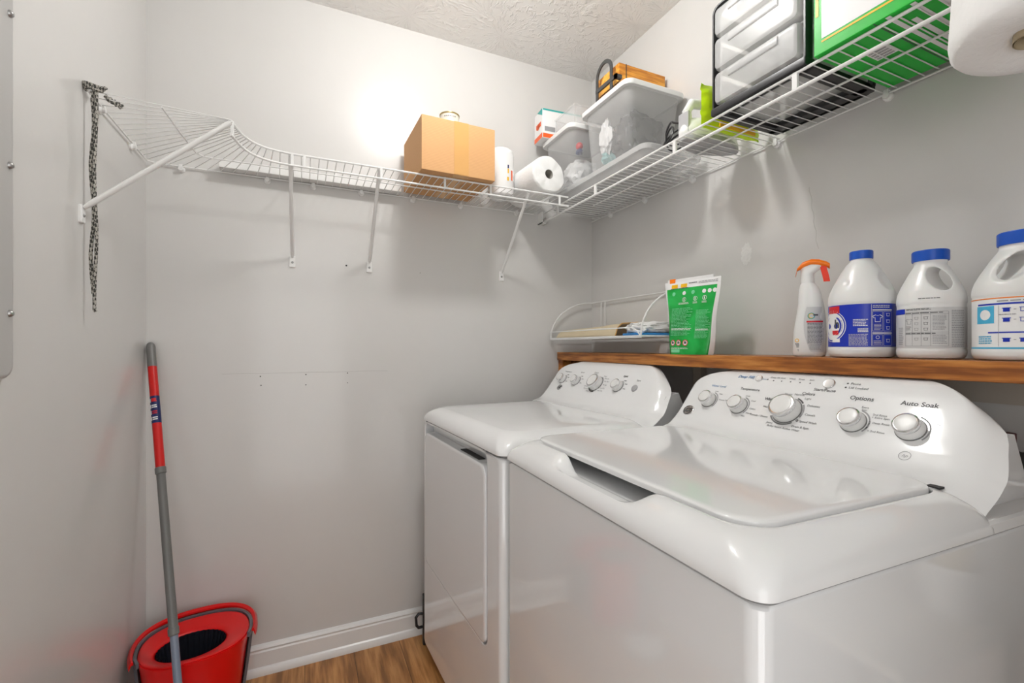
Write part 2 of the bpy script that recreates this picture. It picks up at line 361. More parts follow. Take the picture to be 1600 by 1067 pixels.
def baseboard(name, a, b_, nrm):
    prof = [(0, 0), (.024, 0), (.024, .012), (.019, .024), (.014, .028), (.014, .078), (.011, .083), (.013, .09), (.008, .098), (0, .102)]
    a = Vector(a); b_ = Vector(b_); nrm = Vector(nrm); bm = B()
    loft(bm, [[p+nrm*u+Vector((0, 0, v)) for u, v in prof] for p in (a, b_)])
    return struct(mesh(name, bm, 'trim', angle=25))
baseboard('baseboard_back', (XL, YB, 0), (XR, YB, 0), (0, -1, 0))
baseboard('baseboard_left', (XL, YB-.024, 0), (XL, YF, 0), (1, 0, 0))
# nail holes, crack and old paint line on the walls; painted reflection patch
for x, z, r in ((.146, 1.471, .0032), (-.143, 1.055, .0022), (-.141, 1.023, .0022), (.005, 1.058, .0022), (.005, 1.02, .0022), (.150, 1.06, .0022), (.150, 1.023, .0018), (.43, 1.462, .0015)):
    bm = B(); lathe(bm, [(r, 0), (r*.6, .0006)], Matrix.Translation((x, YB, z)) @ Matrix.Rotation(PI/2, 4, 'X'), 10); mesh('nail_hole', bm, 'dark', wb)
bm = B(); tube(bm, [(-.26+.07*k, YB, 1.066+.001*math.sin(k*2)) for k in range(9)], .0006, 5); mesh('paint_ridge', bm, 'crack', wb)
bm = B(); tube(bm, [(XR+.0002, .808-.0016*k+.002*math.sin(k*1.7), 1.60-.0125*k) for k in range(15)], .0007, 5); mesh('crack', bm, 'crack', wr)
bm = B(); blob(bm, (XR, 1.006, 1.452), (.0012, .017, .030), .5, 4, 4, 5); mesh('wall_reflection_patch', bm, 'reflection_pale', wr)  # pale blob paints in a glossy reflection on the right wall
# ceiling lamps (above and out of the picture, seen only as reflections and light)
t = thing('ceiling_light', 'small round white globe ceiling light, mirrored on the washer console', 'ceiling light', (.43, 1.09, ZC))
T = Matrix.Translation((.43, 1.09, ZC)) @ Matrix.Rotation(PI, 4, 'X')
bm = B(); lathe(bm, [(.115, 0), (.115, .012), (.105, .02), (.095, .02)], T, 40); mesh('base', bm, 'white', t)
bm = B(); lathe(bm, [(.030, .020), (.040, .028), (.052, .044), (.058, .064), (.056, .084), (.047, .102), (.030, .114), (.014, .119), (.002, .120)], T, 40); mesh('globe_shade', bm, 'lamp', t)
# electrical panel on the left wall
t = thing('electrical_panel', 'grey metal panel cover with three screws on left wall', 'panel', (XL, .88, 1.107))
bm = B(); rbox(bm, -.0, .014, .70, 1.078, 0, 0, .01) if False else None
rings = []
for x, ins in ((0, 0), (.009, 0), (.013, .003), (.014, .008)):
    rings.append([(XL+x, y, z) for y, z in rrect(.70+ins, 1.078-ins, 1.107+ins, 1.95-ins, .02, 6, 2)])
loft(bm, rings); mesh('cover', bm, 'panel', t)
for z in (1.727, 1.469, 1.217):
    bm = B(); lathe(bm, [(.006, 0), (.006, .003), (.004, .006), (.0015, .007)], Matrix.Translation((XL+.013, 1.062, z)) @ Matrix.Rotation(PI/2, 4, 'Y'), 14); mesh('screw', bm, 'steel', t)
# ============================================================ WIRE SHELVES
ZS = 1.762
def clip(bm, p, nrm):
    """small round wall clip under the back rail"""
    p = Vector(p); nrm = Vector(nrm); q = nrm.to_track_quat('Z', 'Y').to_matrix().to_4x4()
    lathe(bm, [(.011, 0), (.011, .006), (.007, .01), (.007, .016)], Matrix.Translation(p) @ q, 14)
    box(bm, -.005, .005, 0, .014, .004, .014, T=Matrix.Translation(p) @ q)
def brace(t, top, foot, nrm, r=.0062):
    """diagonal support bracket with wall plate"""
    top = Vector(top); foot = Vector(foot); nrm = Vector(nrm)
    bm = B(); f2 = foot+nrm*.006; d = (top-f2); side = d.cross(nrm).normalized()
    if side.length == 0: side = Vector((1, 0, 0))
    n = 10; up = side.cross(d).normalized(); rings = []
    for s_, w_ in ((0, .6), (.04, 1), (.97, 1), (1, .9)):
        p = f2+d*s_; rings.append([p+side*r*w_*math.cos(2*PI*k/n)+up*r*.75*w_*math.sin(2*PI*k/n) for k in range(n)])
    loft(bm, rings); bb = mesh('support_brace', bm, 'bracket', t)
    bm = B(); sd = Vector((0, 0, 1)).cross(nrm).normalized(); rr = []
    for off, ins in ((0, 0), (.004, 0), (.006, .002)):
        rr.append([foot+nrm*off+sd*u+Vector((0, 0, v-.012)) for u, v in rrect(-.011+ins, .011-ins, -.024+ins, .018-ins, .004, 4, 2)])
    loft(bm, rr); mesh('wall_plate', bm, 'bracket', bb)
    bm = B(); lathe(bm, [(.0042, 0), (.0042, .002), (.002, .004)], Matrix.Translation(foot+nrm*.005+Vector((0, 0, -.018))) @ nrm.to_track_quat('Z', 'Y').to_matrix().to_4x4(), 10); mesh('screw', bm, 'steel', bb)
# --- back wall shelf
yb, yf = YB-.008, 1.582; xa, xb = -.045, .945
t = thing('wire_shelf', 'white wire shelf along back wall with cardboard box on it', 'shelf', (.45, YB, ZS), 0, 'wall-mounted white wire shelves')
bm = B(); n = int((xb-xa)/.0262)
for k in range(n+1):
    x = xa+.01+k*.0262
    tube(bm, [(x, yb, ZS+.002), (x, yf, ZS+.002)], .0014, 5)
mesh('wire_deck', bm, 'wire', t)
for nme, p in (('back_rail', (yb, ZS-.002)), ('middle_rail', (1.715, ZS-.003)), ('front_rail', (yf, ZS-.001)), ('lip_rail', (yf-.002, ZS-.037))):
    bm = B(); rod(bm, (xa, p[0], p[1]), (xb+(.02 if nme != 'back_rail' else 0), p[0], p[1]), .0034 if nme in ('front_rail', 'lip_rail') else .0024); mesh(nme, bm, 'wire', t)
for x in (-.035, .0, .235, .455, .63, .925):
    bm = B(); box(bm, x-.004, x+.004, yf-.004, yf+.001, ZS-.04, ZS+.002, bev=.001); mesh('lip_tie', bm, 'wire', t)
for x in (.03, .20, .40, .60, .86):
    bm = B(); clip(bm, (x, YB, ZS-.008), (0, -1, 0)); mesh('wall_clip', bm, 'bracket', t)
for x in (-.04, .23, .789): brace(t, (x, yf+.004, ZS-.006), (x, YB, 1.486), (0, -1, 0))
# --- corner shelf
t = thing('corner_wire_shelf', 'white fan-shaped wire corner shelf between left and back walls', 'shelf', (XL, YB, ZS), 0, 'wall-mounted white wire shelves')
xw = XL+.008
def inner(s):
    """concave front curve, s in 0..1"""
    a = s; p0 = Vector((-.178, 1.418, 0)); p1 = Vector((-.150, 1.575, 0)); p2 = Vector((-.045, yf, 0)); c1 = Vector((-.165, 1.50, 0))
    u = 1-a; return p0*(u*u*u)+c1*(3*u*u*a)+p1*(3*u*a*a)+p2*(a**3)
def outer(s):
    L1, L2 = yb-1.392, -.045-xw; d = s*(L1+L2)
    return Vector((xw, 1.392+d, 0)) if d < L1 else Vector((xw+d-L1, yb, 0))
up = Vector((0, 0, ZS))
bm = B(); NW = 25
for k in range(NW):
    s = k/(NW-1)
    tube(bm, [outer(s)+up+Vector((0, 0, .002)), inner(s**1.9)+up+Vector((0, 0, .002))], .0014, 5)
mesh('wire_deck', bm, 'wire', t)
bm = B(); tube(bm, [outer(s/24)+up for s in range(25)], .0026); mesh('back_rail', bm, 'wire', t)
bm = B(); tube(bm, [inner(s/20)+up for s in range(21)], .0034); mesh('front_rail', bm, 'wire', t)
bm = B(); tube(bm, [inner(s/20)+up+Vector((0, 0, -.036)) for s in range(21)], .0036); mesh('lip_rail', bm, 'wire', t)
bm = B(); tube(bm, [(-.325, 1.405, ZS-.002), (-.318, 1.53, ZS-.003), (-.305, 1.69, ZS-.003), (-.29, 1.712, ZS-.003), (-.26, 1.716, ZS-.003), (-.045, 1.715, ZS-.003)], .0022); mesh('middle_rail', bm, 'wire', t)
bm = B(); p = inner(.04)+up; box(bm, p.x-.004, p.x+.004, p.y-.004, p.y+.004, ZS-.04, ZS+.003, bev=.001); mesh('lip_tie', bm, 'wire', t)
for p, nn in (((-.375, YB, ZS-.008), (0, -1, 0)), ((-.12, YB, ZS-.008), (0, -1, 0)), ((XL, 1.70, ZS-.008), (1, 0, 0)), ((XL, 1.47, ZS-.008), (1, 0, 0))):
    bm = B(); clip(bm, p, nn); mesh('wall_clip', bm, 'bracket', t)
brace(t, (-.180, 1.418, ZS-.006), (XL, 1.374, 1.482), (1, 0, 0), .0085)
# --- right wall shelf
xbk, xfr = XR-.008, .984
t = thing('wire_shelf', 'white wire shelf on right wall loaded with bins and green box', 'shelf', (XR, 1.0, ZS), 0, 'wall-mounted white wire shelves')
y0, y1 = -.30, 1.845
bm = B(); n = int((y1-y0)/.0262)
for k in range(n):
    y = y0+.01+k*.0262
    tube(bm, [(xfr, y, ZS+.002), (xbk, y, ZS+.002)], .0014, 5)
mesh('wire_deck', bm, 'wire', t)
for nme, x, z, r in (('back_rail', xbk, ZS-.002, .0026), ('middle_rail', 1.113, ZS-.004, .0026), ('front_rail', xfr, ZS-.001, .0034), ('lip_rail', xfr+.001, ZS-.037, .0042)):
    bm = B(); rod(bm, (x, y0, z), (x, y1 if nme != 'middle_rail' else 1.62, z), r); mesh(nme, bm, 'wire', t)
for y in (.36, .66, 1.02, 1.42, 1.70):
    bm = B(); box(bm, xfr-.003, xfr+.004, y-.006, y+.006, ZS-.04, ZS+.002, bev=.001); mesh('lip_tie', bm, 'wire', t)
for y in (.30, .62, .90, 1.22, 1.47, 1.70):
    bm = B(); clip(bm, (XR, y, ZS-.008), (-1, 0, 0)); mesh('wall_clip', bm, 'bracket', t)
bm = B(); box(bm, xfr-.014, xfr-.010, 1.812, YB, ZS-.046, ZS+.004); box(bm, xfr-.014, xfr+.012, 1.812, YB, ZS-.046, ZS-.042); box(bm, xfr+.008, xfr+.012, 1.812, YB, ZS-.046, ZS-.02); mesh('end_bracket', bm, 'bracket', t, False)
# rope on the corner shelf
bm = B()
tube(bm, [(-.452, 1.392, ZS+.004)]+[(-.454+.003*math.sin(k*.9), 1.387, ZS-.02-.0305*k) for k in range(16)], .0038, 8)
tube(bm, [(-.446, 1.386, ZS)]+[(-.4475+.002*math.sin(k*.7+1), 1.3845, ZS-.02-.033*k) for k in range(16)]+[(-.447, 1.3845, 1.243)], .0036, 8)
for k in range(3): tube(bm, [(-.452+.016*math.cos(a*PI/8)*(1+.2*k), 1.389+.009*math.sin(a*PI/8), ZS+.004+.004*k+.003*math.sin(a*PI/4)) for a in range(16)], .0034, 7, closed=True)
tube(bm, [(-.44+.001*k, 1.42+.0020*k, ZS+.004+.0045*math.sin(k*1.3)) for k in range(22)], .004, 7)
tag(mesh('rope', bm, 'rope'), 'grey and black braided rope hanging from end of corner wire shelf', 'rope')
# ============================================================ WASHER AND DRYER
NX, NZ = -.7958, .6055
P_FACE = [(.468, .934), (.478, .939), (.49, .942), (.503, .946), (.518, .955), (.533, .970), (.548, .987), (.58, 1.029), (.605, 1.062), (.618, 1.077), (.628, 1.087), (.640, 1.094), (.655, 1.098), (.675, 1.098), (.687, 1.092), (.69, 1.08)]
def catmull(P, n):
    out = []; m = len(P)
    for k in range(n):
        f = k/(n-1)*(m-1); i = min(int(f), m-2); u = f-i
        p = [Vector(P[max(0, min(m-1, j))]) for j in (i-1, i, i+1, i+2)]
        out.append(.5*((2*p[1])+(p[2]-p[0])*u+(2*p[0]-5*p[1]+4*p[2]-p[3])*u*u+(3*p[1]-p[0]-3*p[2]+p[3])*u**3))
    return out
def sm(a, b_, x):
    x = max(0, min(1, (x-a)/(b_-a))); return x*x*(3-2*x)
def cap_part(t, W, lid):
    bm = B(); loft(bm, [[(x, y, z) for x, y in rrect(.012, .68, .009, W-.009, .022, 8, 4)] for z in (.881, .8895)]); mesh('deck_shadow_strip', bm, 'gap', t, world=False)  # grey strip stands in for the shadow line between deck and cabinet
    bm = B(); rings = []
    prof = [(.004, .888, .026), (0, .890, .028), (0, .896, .03), (.002, .903, .032), (.007, .912, .036), (.014, .920, .04), (.022, .9265, .045), (.031, .932, .05), (.040, .9355, .052), (.049, .938, .055), (.055, .9385, .055)]
    if lid: prof += [(.0575, .936, .053), (.0585, .929, .052), (.0595, .914, .05)]
    else: prof += [(.075, .940, .05), (.11, .9415, .05), (.2, .9425, .04)]
    for ins, z, r in prof:
        ring = []
        for x, y in rrect(ins, .50-ins*.3, ins, W-ins, r, 10, 40):
            zz = z; xx = x
            if lid and x < .12:
                wy = sm(.21, .285, y)*(1-sm(.45, .50, y))
                zz = z-.030*wy*sm(.010, .036, ins)-.004*wy*sm(.03, .06, ins)
                zz = zz if wy == 0 else (max(zz, min(z, .892+ins*.1)) if ins < .02 else max(zz, .903))
            ring.append((xx, y, zz))
        rings.append(ring)
    loft(bm, rings, cap0=True, cap1=True)
    return mesh('top_deck', bm, 'enamel', t, world=False, angle=50)
def console_part(t, W, near_in=.082):
    nF = 46; F = catmull(P_FACE, nF); front = F
    def sv(k): return (F[k].x-.58)*.6055+(F[k].y-1.029)*.7958
    def far_add(k): return .085*max(0, min(1.05, (sv(k)-.015)/.07))**3
    def yF(k, far): return .022+far_add(k) if far else near_in+.035*max(0, (sv(k)-.03)/.045)**2
    def yG(k, far): return .006+.75*far_add(k) if far else .012+.016*sm(-.10, .0, sv(k))+.085*max(0, (sv(k)+.01)/.083)**1.4
    cols = []
    def side(k, q, flip):
        f = Vector((F[k].x, yF(k, flip), F[k].y)); v = k/(nF-1)
        rec = (.012 if flip else .030)*(1-.55*sm(.75, 1, v)); r_ = rec*(.25+.75*min(1, k/14)); g = Vector((F[k].x+r_*.85, yG(k, flip), F[k].y-r_*.35-.028*max(0, 1-k/12)))
        if q > 1: p = g+Vector((.010, .012, -.002))
        else:
            p = f.lerp(g, q); b_ = math.sin(PI*q)*(1-q*.5); p += Vector((-.65, -.45, .35)).normalized()*(.004 if flip else .011)*b_*(1-.5*v)
        if flip: p.y = W-p.y
        return p
    qs = [1.5, 1, .9, .78, .65, .52, .4, .29, .2, .12, .06, 0]
    for q in qs: cols.append([side(k, q, False) for k in range(nF)])
    for s_ in range(1, 12): cols.append([Vector((F[k].x, yF(k, False)+(W-yF(k, False)-yF(k, True))*s_/12, F[k].y)) for k in range(nF)])
    for q in qs[::-1]: cols.append([side(k, q, True) for k in range(nF)])
    bm = B(); loft(bm, cols, closed=False, cap0=False, cap1=False)
    c = mesh('control_console', bm, 'console', t, world=False, angle=70, wn=False)
    bm = B(); poly = [(.515, .905), (.698, .905), (.640, 1.015), (.585, 1.005)]
    loft(bm, [[(x, y, z) for x, z in poly] for y in (.036, W-.030)])
    poly = [(.55, .905), (.695, .905), (.688, 1.07), (.66, 1.085), (.63, 1.05)]
    loft(bm, [[(x, y, z) for x, z in poly] for y in (.145, W-.11)])
    mesh('console_back_plate', bm, 'console', t, world=False, angle=30)
    bm = B(); rbox(bm, .44, .70, .002, W-.002, .885, .907, .01, .004); mesh('rear_ledge', bm, 'enamel', t, world=False)
    return c
FO = Vector((.58, 0, 1.029)); UP = Vector((.6055, 0, .7958)); NRM = Vector((NX, 0, NZ))
_PF = [((p.x-.58)*.6055+(p.y-1.029)*.7958, (p.x-.58)*NX+(p.y-1.029)*NZ) for p in catmull(P_FACE, 80)]
def fp(y, s, off=0):
    h = 0
    for (s0, h0), (s1, h1) in zip(_PF, _PF[1:]):
        if s0 <= s <= s1: h = h0+(h1-h0)*(s-s0)/max(1e-9, s1-s0); break
    return FO+Vector((0, y, 0))+UP*s+NRM*(off+h)
def ff(y, s, off=.0006): return lambda a, b_: fp(y-a, s+b_, off)
def knob(t, y, s, r, h=.03, pointer=True):
    T = Matrix.Translation(fp(y, s)) @ Matrix(((0, UP.x, NX), (-1, 0, 0), (0, UP.z, NZ))).to_4x4()
    bm = B(); lathe(bm, [(r*.98, .0), (r*1.0, .003), (r*.98, .006), (r*.93, .012), (r*.86, h*.62), (r*.84, h*.7)], T, 40)
    k = mesh('knob', bm, 'white', t, world=False)
    bm = B(); lathe(bm, [(r*.84, h*.62), (r*.90, h*.66), (r*.92, h*.8), (r*.90, h*.92), (r*.80, h*.97), (r*.72, h*.95)], T, 40, capb=False); mesh('chrome_ring', bm, 'chrome', k, world=False)
    bm = B(); lathe(bm, [(r*.74, h*.9), (r*.74, h*.985), (r*.66, h*1.02), (r*.3, h*1.03)], T, 32, capb=False); mesh('knob_cap', bm, 'white', k, world=False)
    bm = B(); lathe(bm, [(r*1.06, -.001), (r*1.06, .0012)], T, 40); mesh('base_ring', bm, 'gap', k, world=False)
    return k
def badge(t, y, s, r=.016):
    T = Matrix.Translation(fp(y, s)) @ Matrix(((0, UP.x, NX), (-1, 0, 0), (0, UP.z, NZ))).to_4x4()
    bm = B(); lathe(bm, [(r, 0), (r, .001), (r*.93, .0025), (r*.8, .003)], T, 30, sx=1.1, sy=.95); b_ = mesh('logo_badge', bm, 'chrome', t, world=False, label='round chrome maker badge')
    bm = B(); text(bm, 'GE', r*1.05, ff(y, s, .0035), shear=.4, bold=.02); ringflat(bm, ff(y, s, .0035), 0, 0, r*.78, r*.86)
    for a in (20, 110, 200, 290): ringflat(bm, ff(y, s, .0035), r*.62*math.cos(math.radians(a)), r*.62*math.sin(math.radians(a)), r*.13, r*.19, a-90, a+120, 8)
    mesh('monogram', bm, 'ink', b_, world=False)
def body(t, W, z0=.045):
    bm = B(); rings = []
    for ins, z in ((.012, z0), (.006, z0+.004), (.006, .878), (.009, .882), (.016, .883), (.016, .884)):
        rings.append([(x, y, z) for x, y in rrect(ins, .685, ins, W-ins, .022, 8, 4)])
    loft(bm, rings); return mesh('cabinet', bm, 'enamel_side', t, world=False)
def feet(t, W):
    for x in (.05, .62):
        for y in (.05, W-.05):
            bm = B(); lathe(bm, [(.022, 0), (.022, .012), (.01, .016), (.01, .05)], Matrix.Translation((x, y, 0)), 14); mesh('foot', bm, 'black', t, world=False)
WW = .706
# --- washer
t = thing('washing_machine', 'white top-load washing machine with five dials, in the foreground right', 'washing machine', (.4294, .3236, 0), math.radians(-1.2))
body(t, WW); feet(t, WW); cap_part(t, WW, True); cp = console_part(t, WW)
bm = B(); rings = []
for ins, z, r in ((.004, .930, .05), (0, .9325, .052), (0, .9395, .052), (.0015, .942, .052), (.006, .9432, .05), (.012, .9436, .048)):
    rings.append([(x, y, z) for x, y in rrect(.0625+ins, .487-ins*.2, .0625+ins, WW-.0345-ins, max(r-.0, .02), 10, 10)])
loft(bm, rings); mesh('lid', bm, 'enamel', t, world=False, angle=50)
bm = B(); box(bm, .470, .484, .060, .078, .9375, .9405); mesh('hinge_gap', bm, 'dark', t, False, world=False)
for y, s, r in ((.608, -.019, .0210), (.509, -.024, .0220), (.382, -.019, .0320), (.240, -.024, .0230), (.144, -.023, .0230)): knob(t, y, s, r, .024 if r < .03 else .029)
badge(t, .657, -.060, .017)
for y, s, r in ((.493, .066, .0095), (.319, .065, .0125)):
    T = Matrix.Translation(fp(y, s-.003)) @ Matrix(((0, UP.x, NX), (-1, 0, 0), (0, UP.z, NZ))).to_4x4()
    bm = B(); lathe(bm, [(r, 0), (r, .0025), (r*.9, .004), (r*.5, .0035)], T, 28); mesh('button', bm, 'chrome', t, world=False)
bm = B(); INK = .0007
def tx(s_, y, s, size, mi=0, **k): text(bm, s_, size, ff(y, s, INK), mi, **k)
tx('Deep Fill', .535, .066, .0125, 1, shear=.25, bold=.012); tx('|', .510, .066, .012, 1)
quad(bm, ff(.478, .063, INK), -.008, .008, -.0004, .0004, 1)
for k, (nme, y) in enumerate((('Deep Fill', .452), ('Soak', .431), ('Wash', .408), ('Rinse', .385), ('Spin', .361))):
    tx(nme, y, .070, .0068); ringflat(bm, ff(y, .0605, INK), 0, 0, 0, .0018, n=10)
ringflat(bm, ff(.469, .063, INK), 0, 0, 0, .0018, n=10)
tx('Start/Pause', .322, .0445, .0105, bold=.012)
tx('Pause', .277, .0675, .0085, align='LEFT'); tx('Lid Locked', .277, .0565, .0085, align='LEFT')
for s in (.0675, .0565): ringflat(bm, ff(.283, s, INK), 0, 0, 0, .002, n=10)
tx('Water Level', .600, .0285, .0095, 1); tx('Temperature', .502, .028, .0105, bold=.01); tx('Options', .243, .032, .0135, bold=.015); tx('Auto Soak', .146, .031, .0135, bold=.015)
tx('Whites', .434, .006, .0105, bold=.02); tx('Colors', .352, .031, .0105, bold=.02)
for nme, a, al in (('Heavy', 110, 'CENTER'), ('Normal', 75, 'CENTER'), ('Light', 52, 'LEFT'), ('Delicates', 25, 'LEFT'), ('Casuals', -4, 'LEFT'), ('Speed Wash', -28, 'LEFT'), ('Drain & Spin', -52, 'LEFT'), ('Active Wear', -78, 'LEFT'), ('Bulky Items', -105, 'CENTER'), ('Jeans', -128, 'CENTER'), ('Towels / Sheets', -150, 'RIGHT'), ('Heavy', 176, 'RIGHT'), ('Normal', 150, 'RIGHT')):
    a = math.radians(a); tx(nme, (.382-.043*math.cos(a)), -.019+.047*math.sin(a), .0076, align=al)
ringflat(bm, ff(.382, -.019, INK), 0, 0, .0350, .0385, 40, 72, 10, 0); ringflat(bm, ff(.382, -.019, INK), 0, 0, .0350, .0385, -20, 34, 12, 2); ringflat(bm, ff(.382, -.019, INK), 0, 0, .0350, .0385, -150, -50, 24, 3)
ringflat(bm, ff(.382-.039*math.cos(math.radians(-33)), -.019+.039*math.sin(math.radians(-33)), INK), 0, 0, .0015, .003, 0, 360, 14, 0)
for (y, s, r, labs) in ((.608, -.019, .0255, (('Low', 70), ('Med', 45), ('Precise Fill', 10))), (.509, -.024, .0265, (('Cold', 70), ('Cool', 35), ('Colors', -5), ('Warm', -30), ('Hot', -52))), (.240, -.024, .0275, (('Off', 122), ('Extra\nSpin', 72), ('2nd Rinse\n+ Extra Spin', 33), ('Deep Rinse', 6), ('+ 2nd Rinse', -26))), (.144, -.023, .0275, (('Off', 125), ('30 min', 70), ('1 hr', 28)))):
    for nme, a in labs:
        q = math.radians(a); tx(nme, y-(r+.006)*math.cos(q), s+(r+.007)*math.sin(q), .0062, align='LEFT' if abs(a) < 60 else 'CENTER')
    ringflat(bm, ff(y, s, INK), 0, 0, r-.0005, r+.0022, -40, 75, 18, 2)
ringflat(bm, ff(.240, -.024, INK), 0, 0, .0270, .0300, -24, 12, 8, 0)
tx('hp', .136, -.078, .009, 2, shear=.4); ringflat(bm, ff(.136, -.078, INK), 0, 0, .0085, .0093, 0, 360, 30, 2)
mesh('console_lettering', bm, ['ink', 'blueink', 'inklt', 'gap'], cp, False, world=False, label='grey and blue printed dial settings')
# --- dryer
t = thing('dryer', 'white front-load clothes dryer beside the back wall, behind the washer', 'clothes dryer', (.436, 1.030, 0), math.radians(2.7))
DW = .686
feet(t, DW); cap_part(t, DW, False); cp = console_part(t, DW, .098)
bm = B(); rings = []
for ins, z in ((.012, .05), (.006, .054), (.006, .878), (.009, .882), (.016, .883), (.016, .884)): rings.append([(x, y, z) for x, y in rrect(.034, .685, ins, DW-ins, .01, 8, 4)])
loft(bm, rings); mesh('cabinet', bm, 'enamel_side', t, world=False)
H0, H1, HZ0, HZ1 = .089, .648, .366, .884
bm = B(); rings = []
for x, ins, (a0, a1, b0, b1, r) in ((.035, .006, (0, DW, .05, .888, .01)), (.022, .006, (0, DW, .05, .888, .012)), (.011, .0095, (0, DW, .047, .892, .014)), (.006, .014, (0, DW, .043, .896, .016)), (.004, .021, (0, DW, .038, .90, .018)), (.004, 0, (H0-.002, H1+.002, HZ0-.002, HZ1+.002, .034)), (.006, 0, (H0, H1, HZ0, HZ1, .032)), (.034, 0, (H0, H1, HZ0, HZ1, .032))):
    rings.append([(x, y, z) for y, z in rrect(a0+ins, a1-ins, b0+ins, b1-ins, r, 8, 8)])
loft(bm, rings, cap0=False, cap1=False); mesh('front_panel', bm, 'enamel_side', t, world=False, angle=35)
bm = B(); rings = []
for x, ins in ((.033, .0), (.004, 0), (.001, .001), (-.001, .004), (-.0015, .010)):
    rings.append([(x, y, z) for y, z in rrect(H0+.005+ins, H1-.005-ins, HZ0+.005+ins, .848-ins, .03, 8, 8)])
loft(bm, rings); d_ = mesh('door', bm, 'enamel_side', t, world=False, angle=35)
bm = B(); box(bm, .010, .030, .16, .30, .8482, .850); mesh('latch_slot', bm, 'dark', d_, False, world=False)
for y, s, r in ((.599, -.005, .0195), (.500, -.006, .0195), (.370, -.008, .0300), (.247, -.009, .0215)): knob(t, y, s, r, .022 if r < .03 else .028)
badge(t, .585, -.045, .014)
T = Matrix.Translation(fp(.163, -.009)) @ Matrix(((0, UP.x, NX), (-1, 0, 0), (0, UP.z, NZ))).to_4x4()
bm = B(); lathe(bm, [(.0125, 0), (.0125, .0025), (.011, .004), (.006, .0035)], T, 28); mesh('button', bm, 'buttongrey', t, world=False)
bm = B()
tx('Temperature', .590, .034, .009); tx('Sensor', .490, .036, .009); tx('Start', .163, .022, .0095, bold=.01); tx('Signal', .236, .035, .0105, bold=.01); tx('Cotton', .405, .040, .009)
for nme, a, al in (('Timed', 62, 'LEFT'), ('Delicates', 40, 'LEFT'), ('Easy Care', 20, 'LEFT'), ('Normal', -2, 'LEFT'), ('Less Dry', -24, 'LEFT'), ('More Dry', -44, 'LEFT'), ('Warm Up', -140, 'RIGHT'), ('Optimum', -158, 'RIGHT'), ('Damp', -118, 'RIGHT')):
    q = math.radians(a); tx(nme, .370-.040*math.cos(q), -.008+.040*math.sin(q), .0068, align=al)
ringflat(bm, ff(.370, -.008, INK), 0, 0, .032, .035, -35, 65, 20, 2); ringflat(bm, ff(.370, -.008, INK), 0, 0, .033, .037, -145, -75, 20, 0)
for y, s, r in ((.599, -.005, .0235), (.500, -.006, .0235), (.247, -.009, .0255)):
    ringflat(bm, ff(y, s, INK), 0, 0, r-.001, r+.001, -40, 70, 14, 2)
    for a in (60, 25, -15): q = math.radians(a); bars(bm, ff(y-(r+.006)*math.cos(q), s+(r+.004)*math.sin(q), INK), 0, .012, -.0018, .0018, 1, 0, .8)
mesh('console_lettering', bm, ['ink', 'blueink', 'inklt'], cp, False, world=False, label='small grey printed dial settings')
# black panel with loop handle between dryer and back wall
t = thing('folding_stool', 'flat black folded stool with loop handle, between dryer and back wall', 'stool', (.56, 1.79, 0))
bm = B(); box(bm, .418, .80, 1.752, 1.772, .004, .20, bev=.004); mesh('board', bm, 'black', t, False)
bm = B(); tube(bm, [(.42, 1.762, .125), (.402, 1.762, .127), (.392, 1.762, .115), (.394, 1.762, .085), (.402, 1.762, .074), (.42, 1.762, .074)], .0055, 8); mesh('loop_handle', bm, 'black', t)
# ============================================================ WOODEN SHELF
t = thing('wooden_shelf', 'brown stained wooden plank shelf on right wall behind the machines', 'shelf', (1.17, .8, 1.10))
bm = B(); box(bm, 1.071, XR-.001, -.30, YB-.001, 1.099, 1.136, bev=.003); mesh('board', bm, 'shelfwood', t)
bm = B(); box(bm, 1.078, 1.23, 1.815, YB-.001, .0, 1.099, bev=.002); mesh('end_support', bm, 'shelfwood', t)
bm = B(); box(bm, 1.235, XR-.001, 1.16, 1.195, .0, 1.099, bev=.002); mesh('wall_support', bm, 'cleat', t)
bm = B(); box(bm, 1.246, XR-.001, -.30, .62, 1.048, 1.099); mesh('wall_cleat', bm, 'cleat', t, False, label='bare pale board under the plank')
# hose, pipe and valve behind the washer
bm = B(); pts = [Vector((1.195+.012*math.sin(k*.16), .62-.011*k, .955+.006*math.sin(k*.2))) for k in range(60)]
tube(bm, pts, [.0215 if k % 2 else .0185 for k in range(60)], 14); tag(mesh('drain_hose', bm, 'hose'), 'dark ribbed hose behind washer at right edge', 'hose')
bm = B(); rod(bm, (1.22, .62, .915), (1.205, -.1, .89), .011, 16); tag(mesh('metal_pipe', bm, 'chrome'), 'shiny metal pipe below dark hose behind washer', 'pipe')
bm = B(); box(bm, 1.245, XR-.001, .405, .425, .968, .992, bev=.002); rod(bm, (1.236, .415, .98), (1.25, .415, .98), .008, 12); tag(mesh('shutoff_valve', bm, plain('valve_red', (.12, .01, .012), .5)), 'small dark red valve on right wall above hose', 'valve')
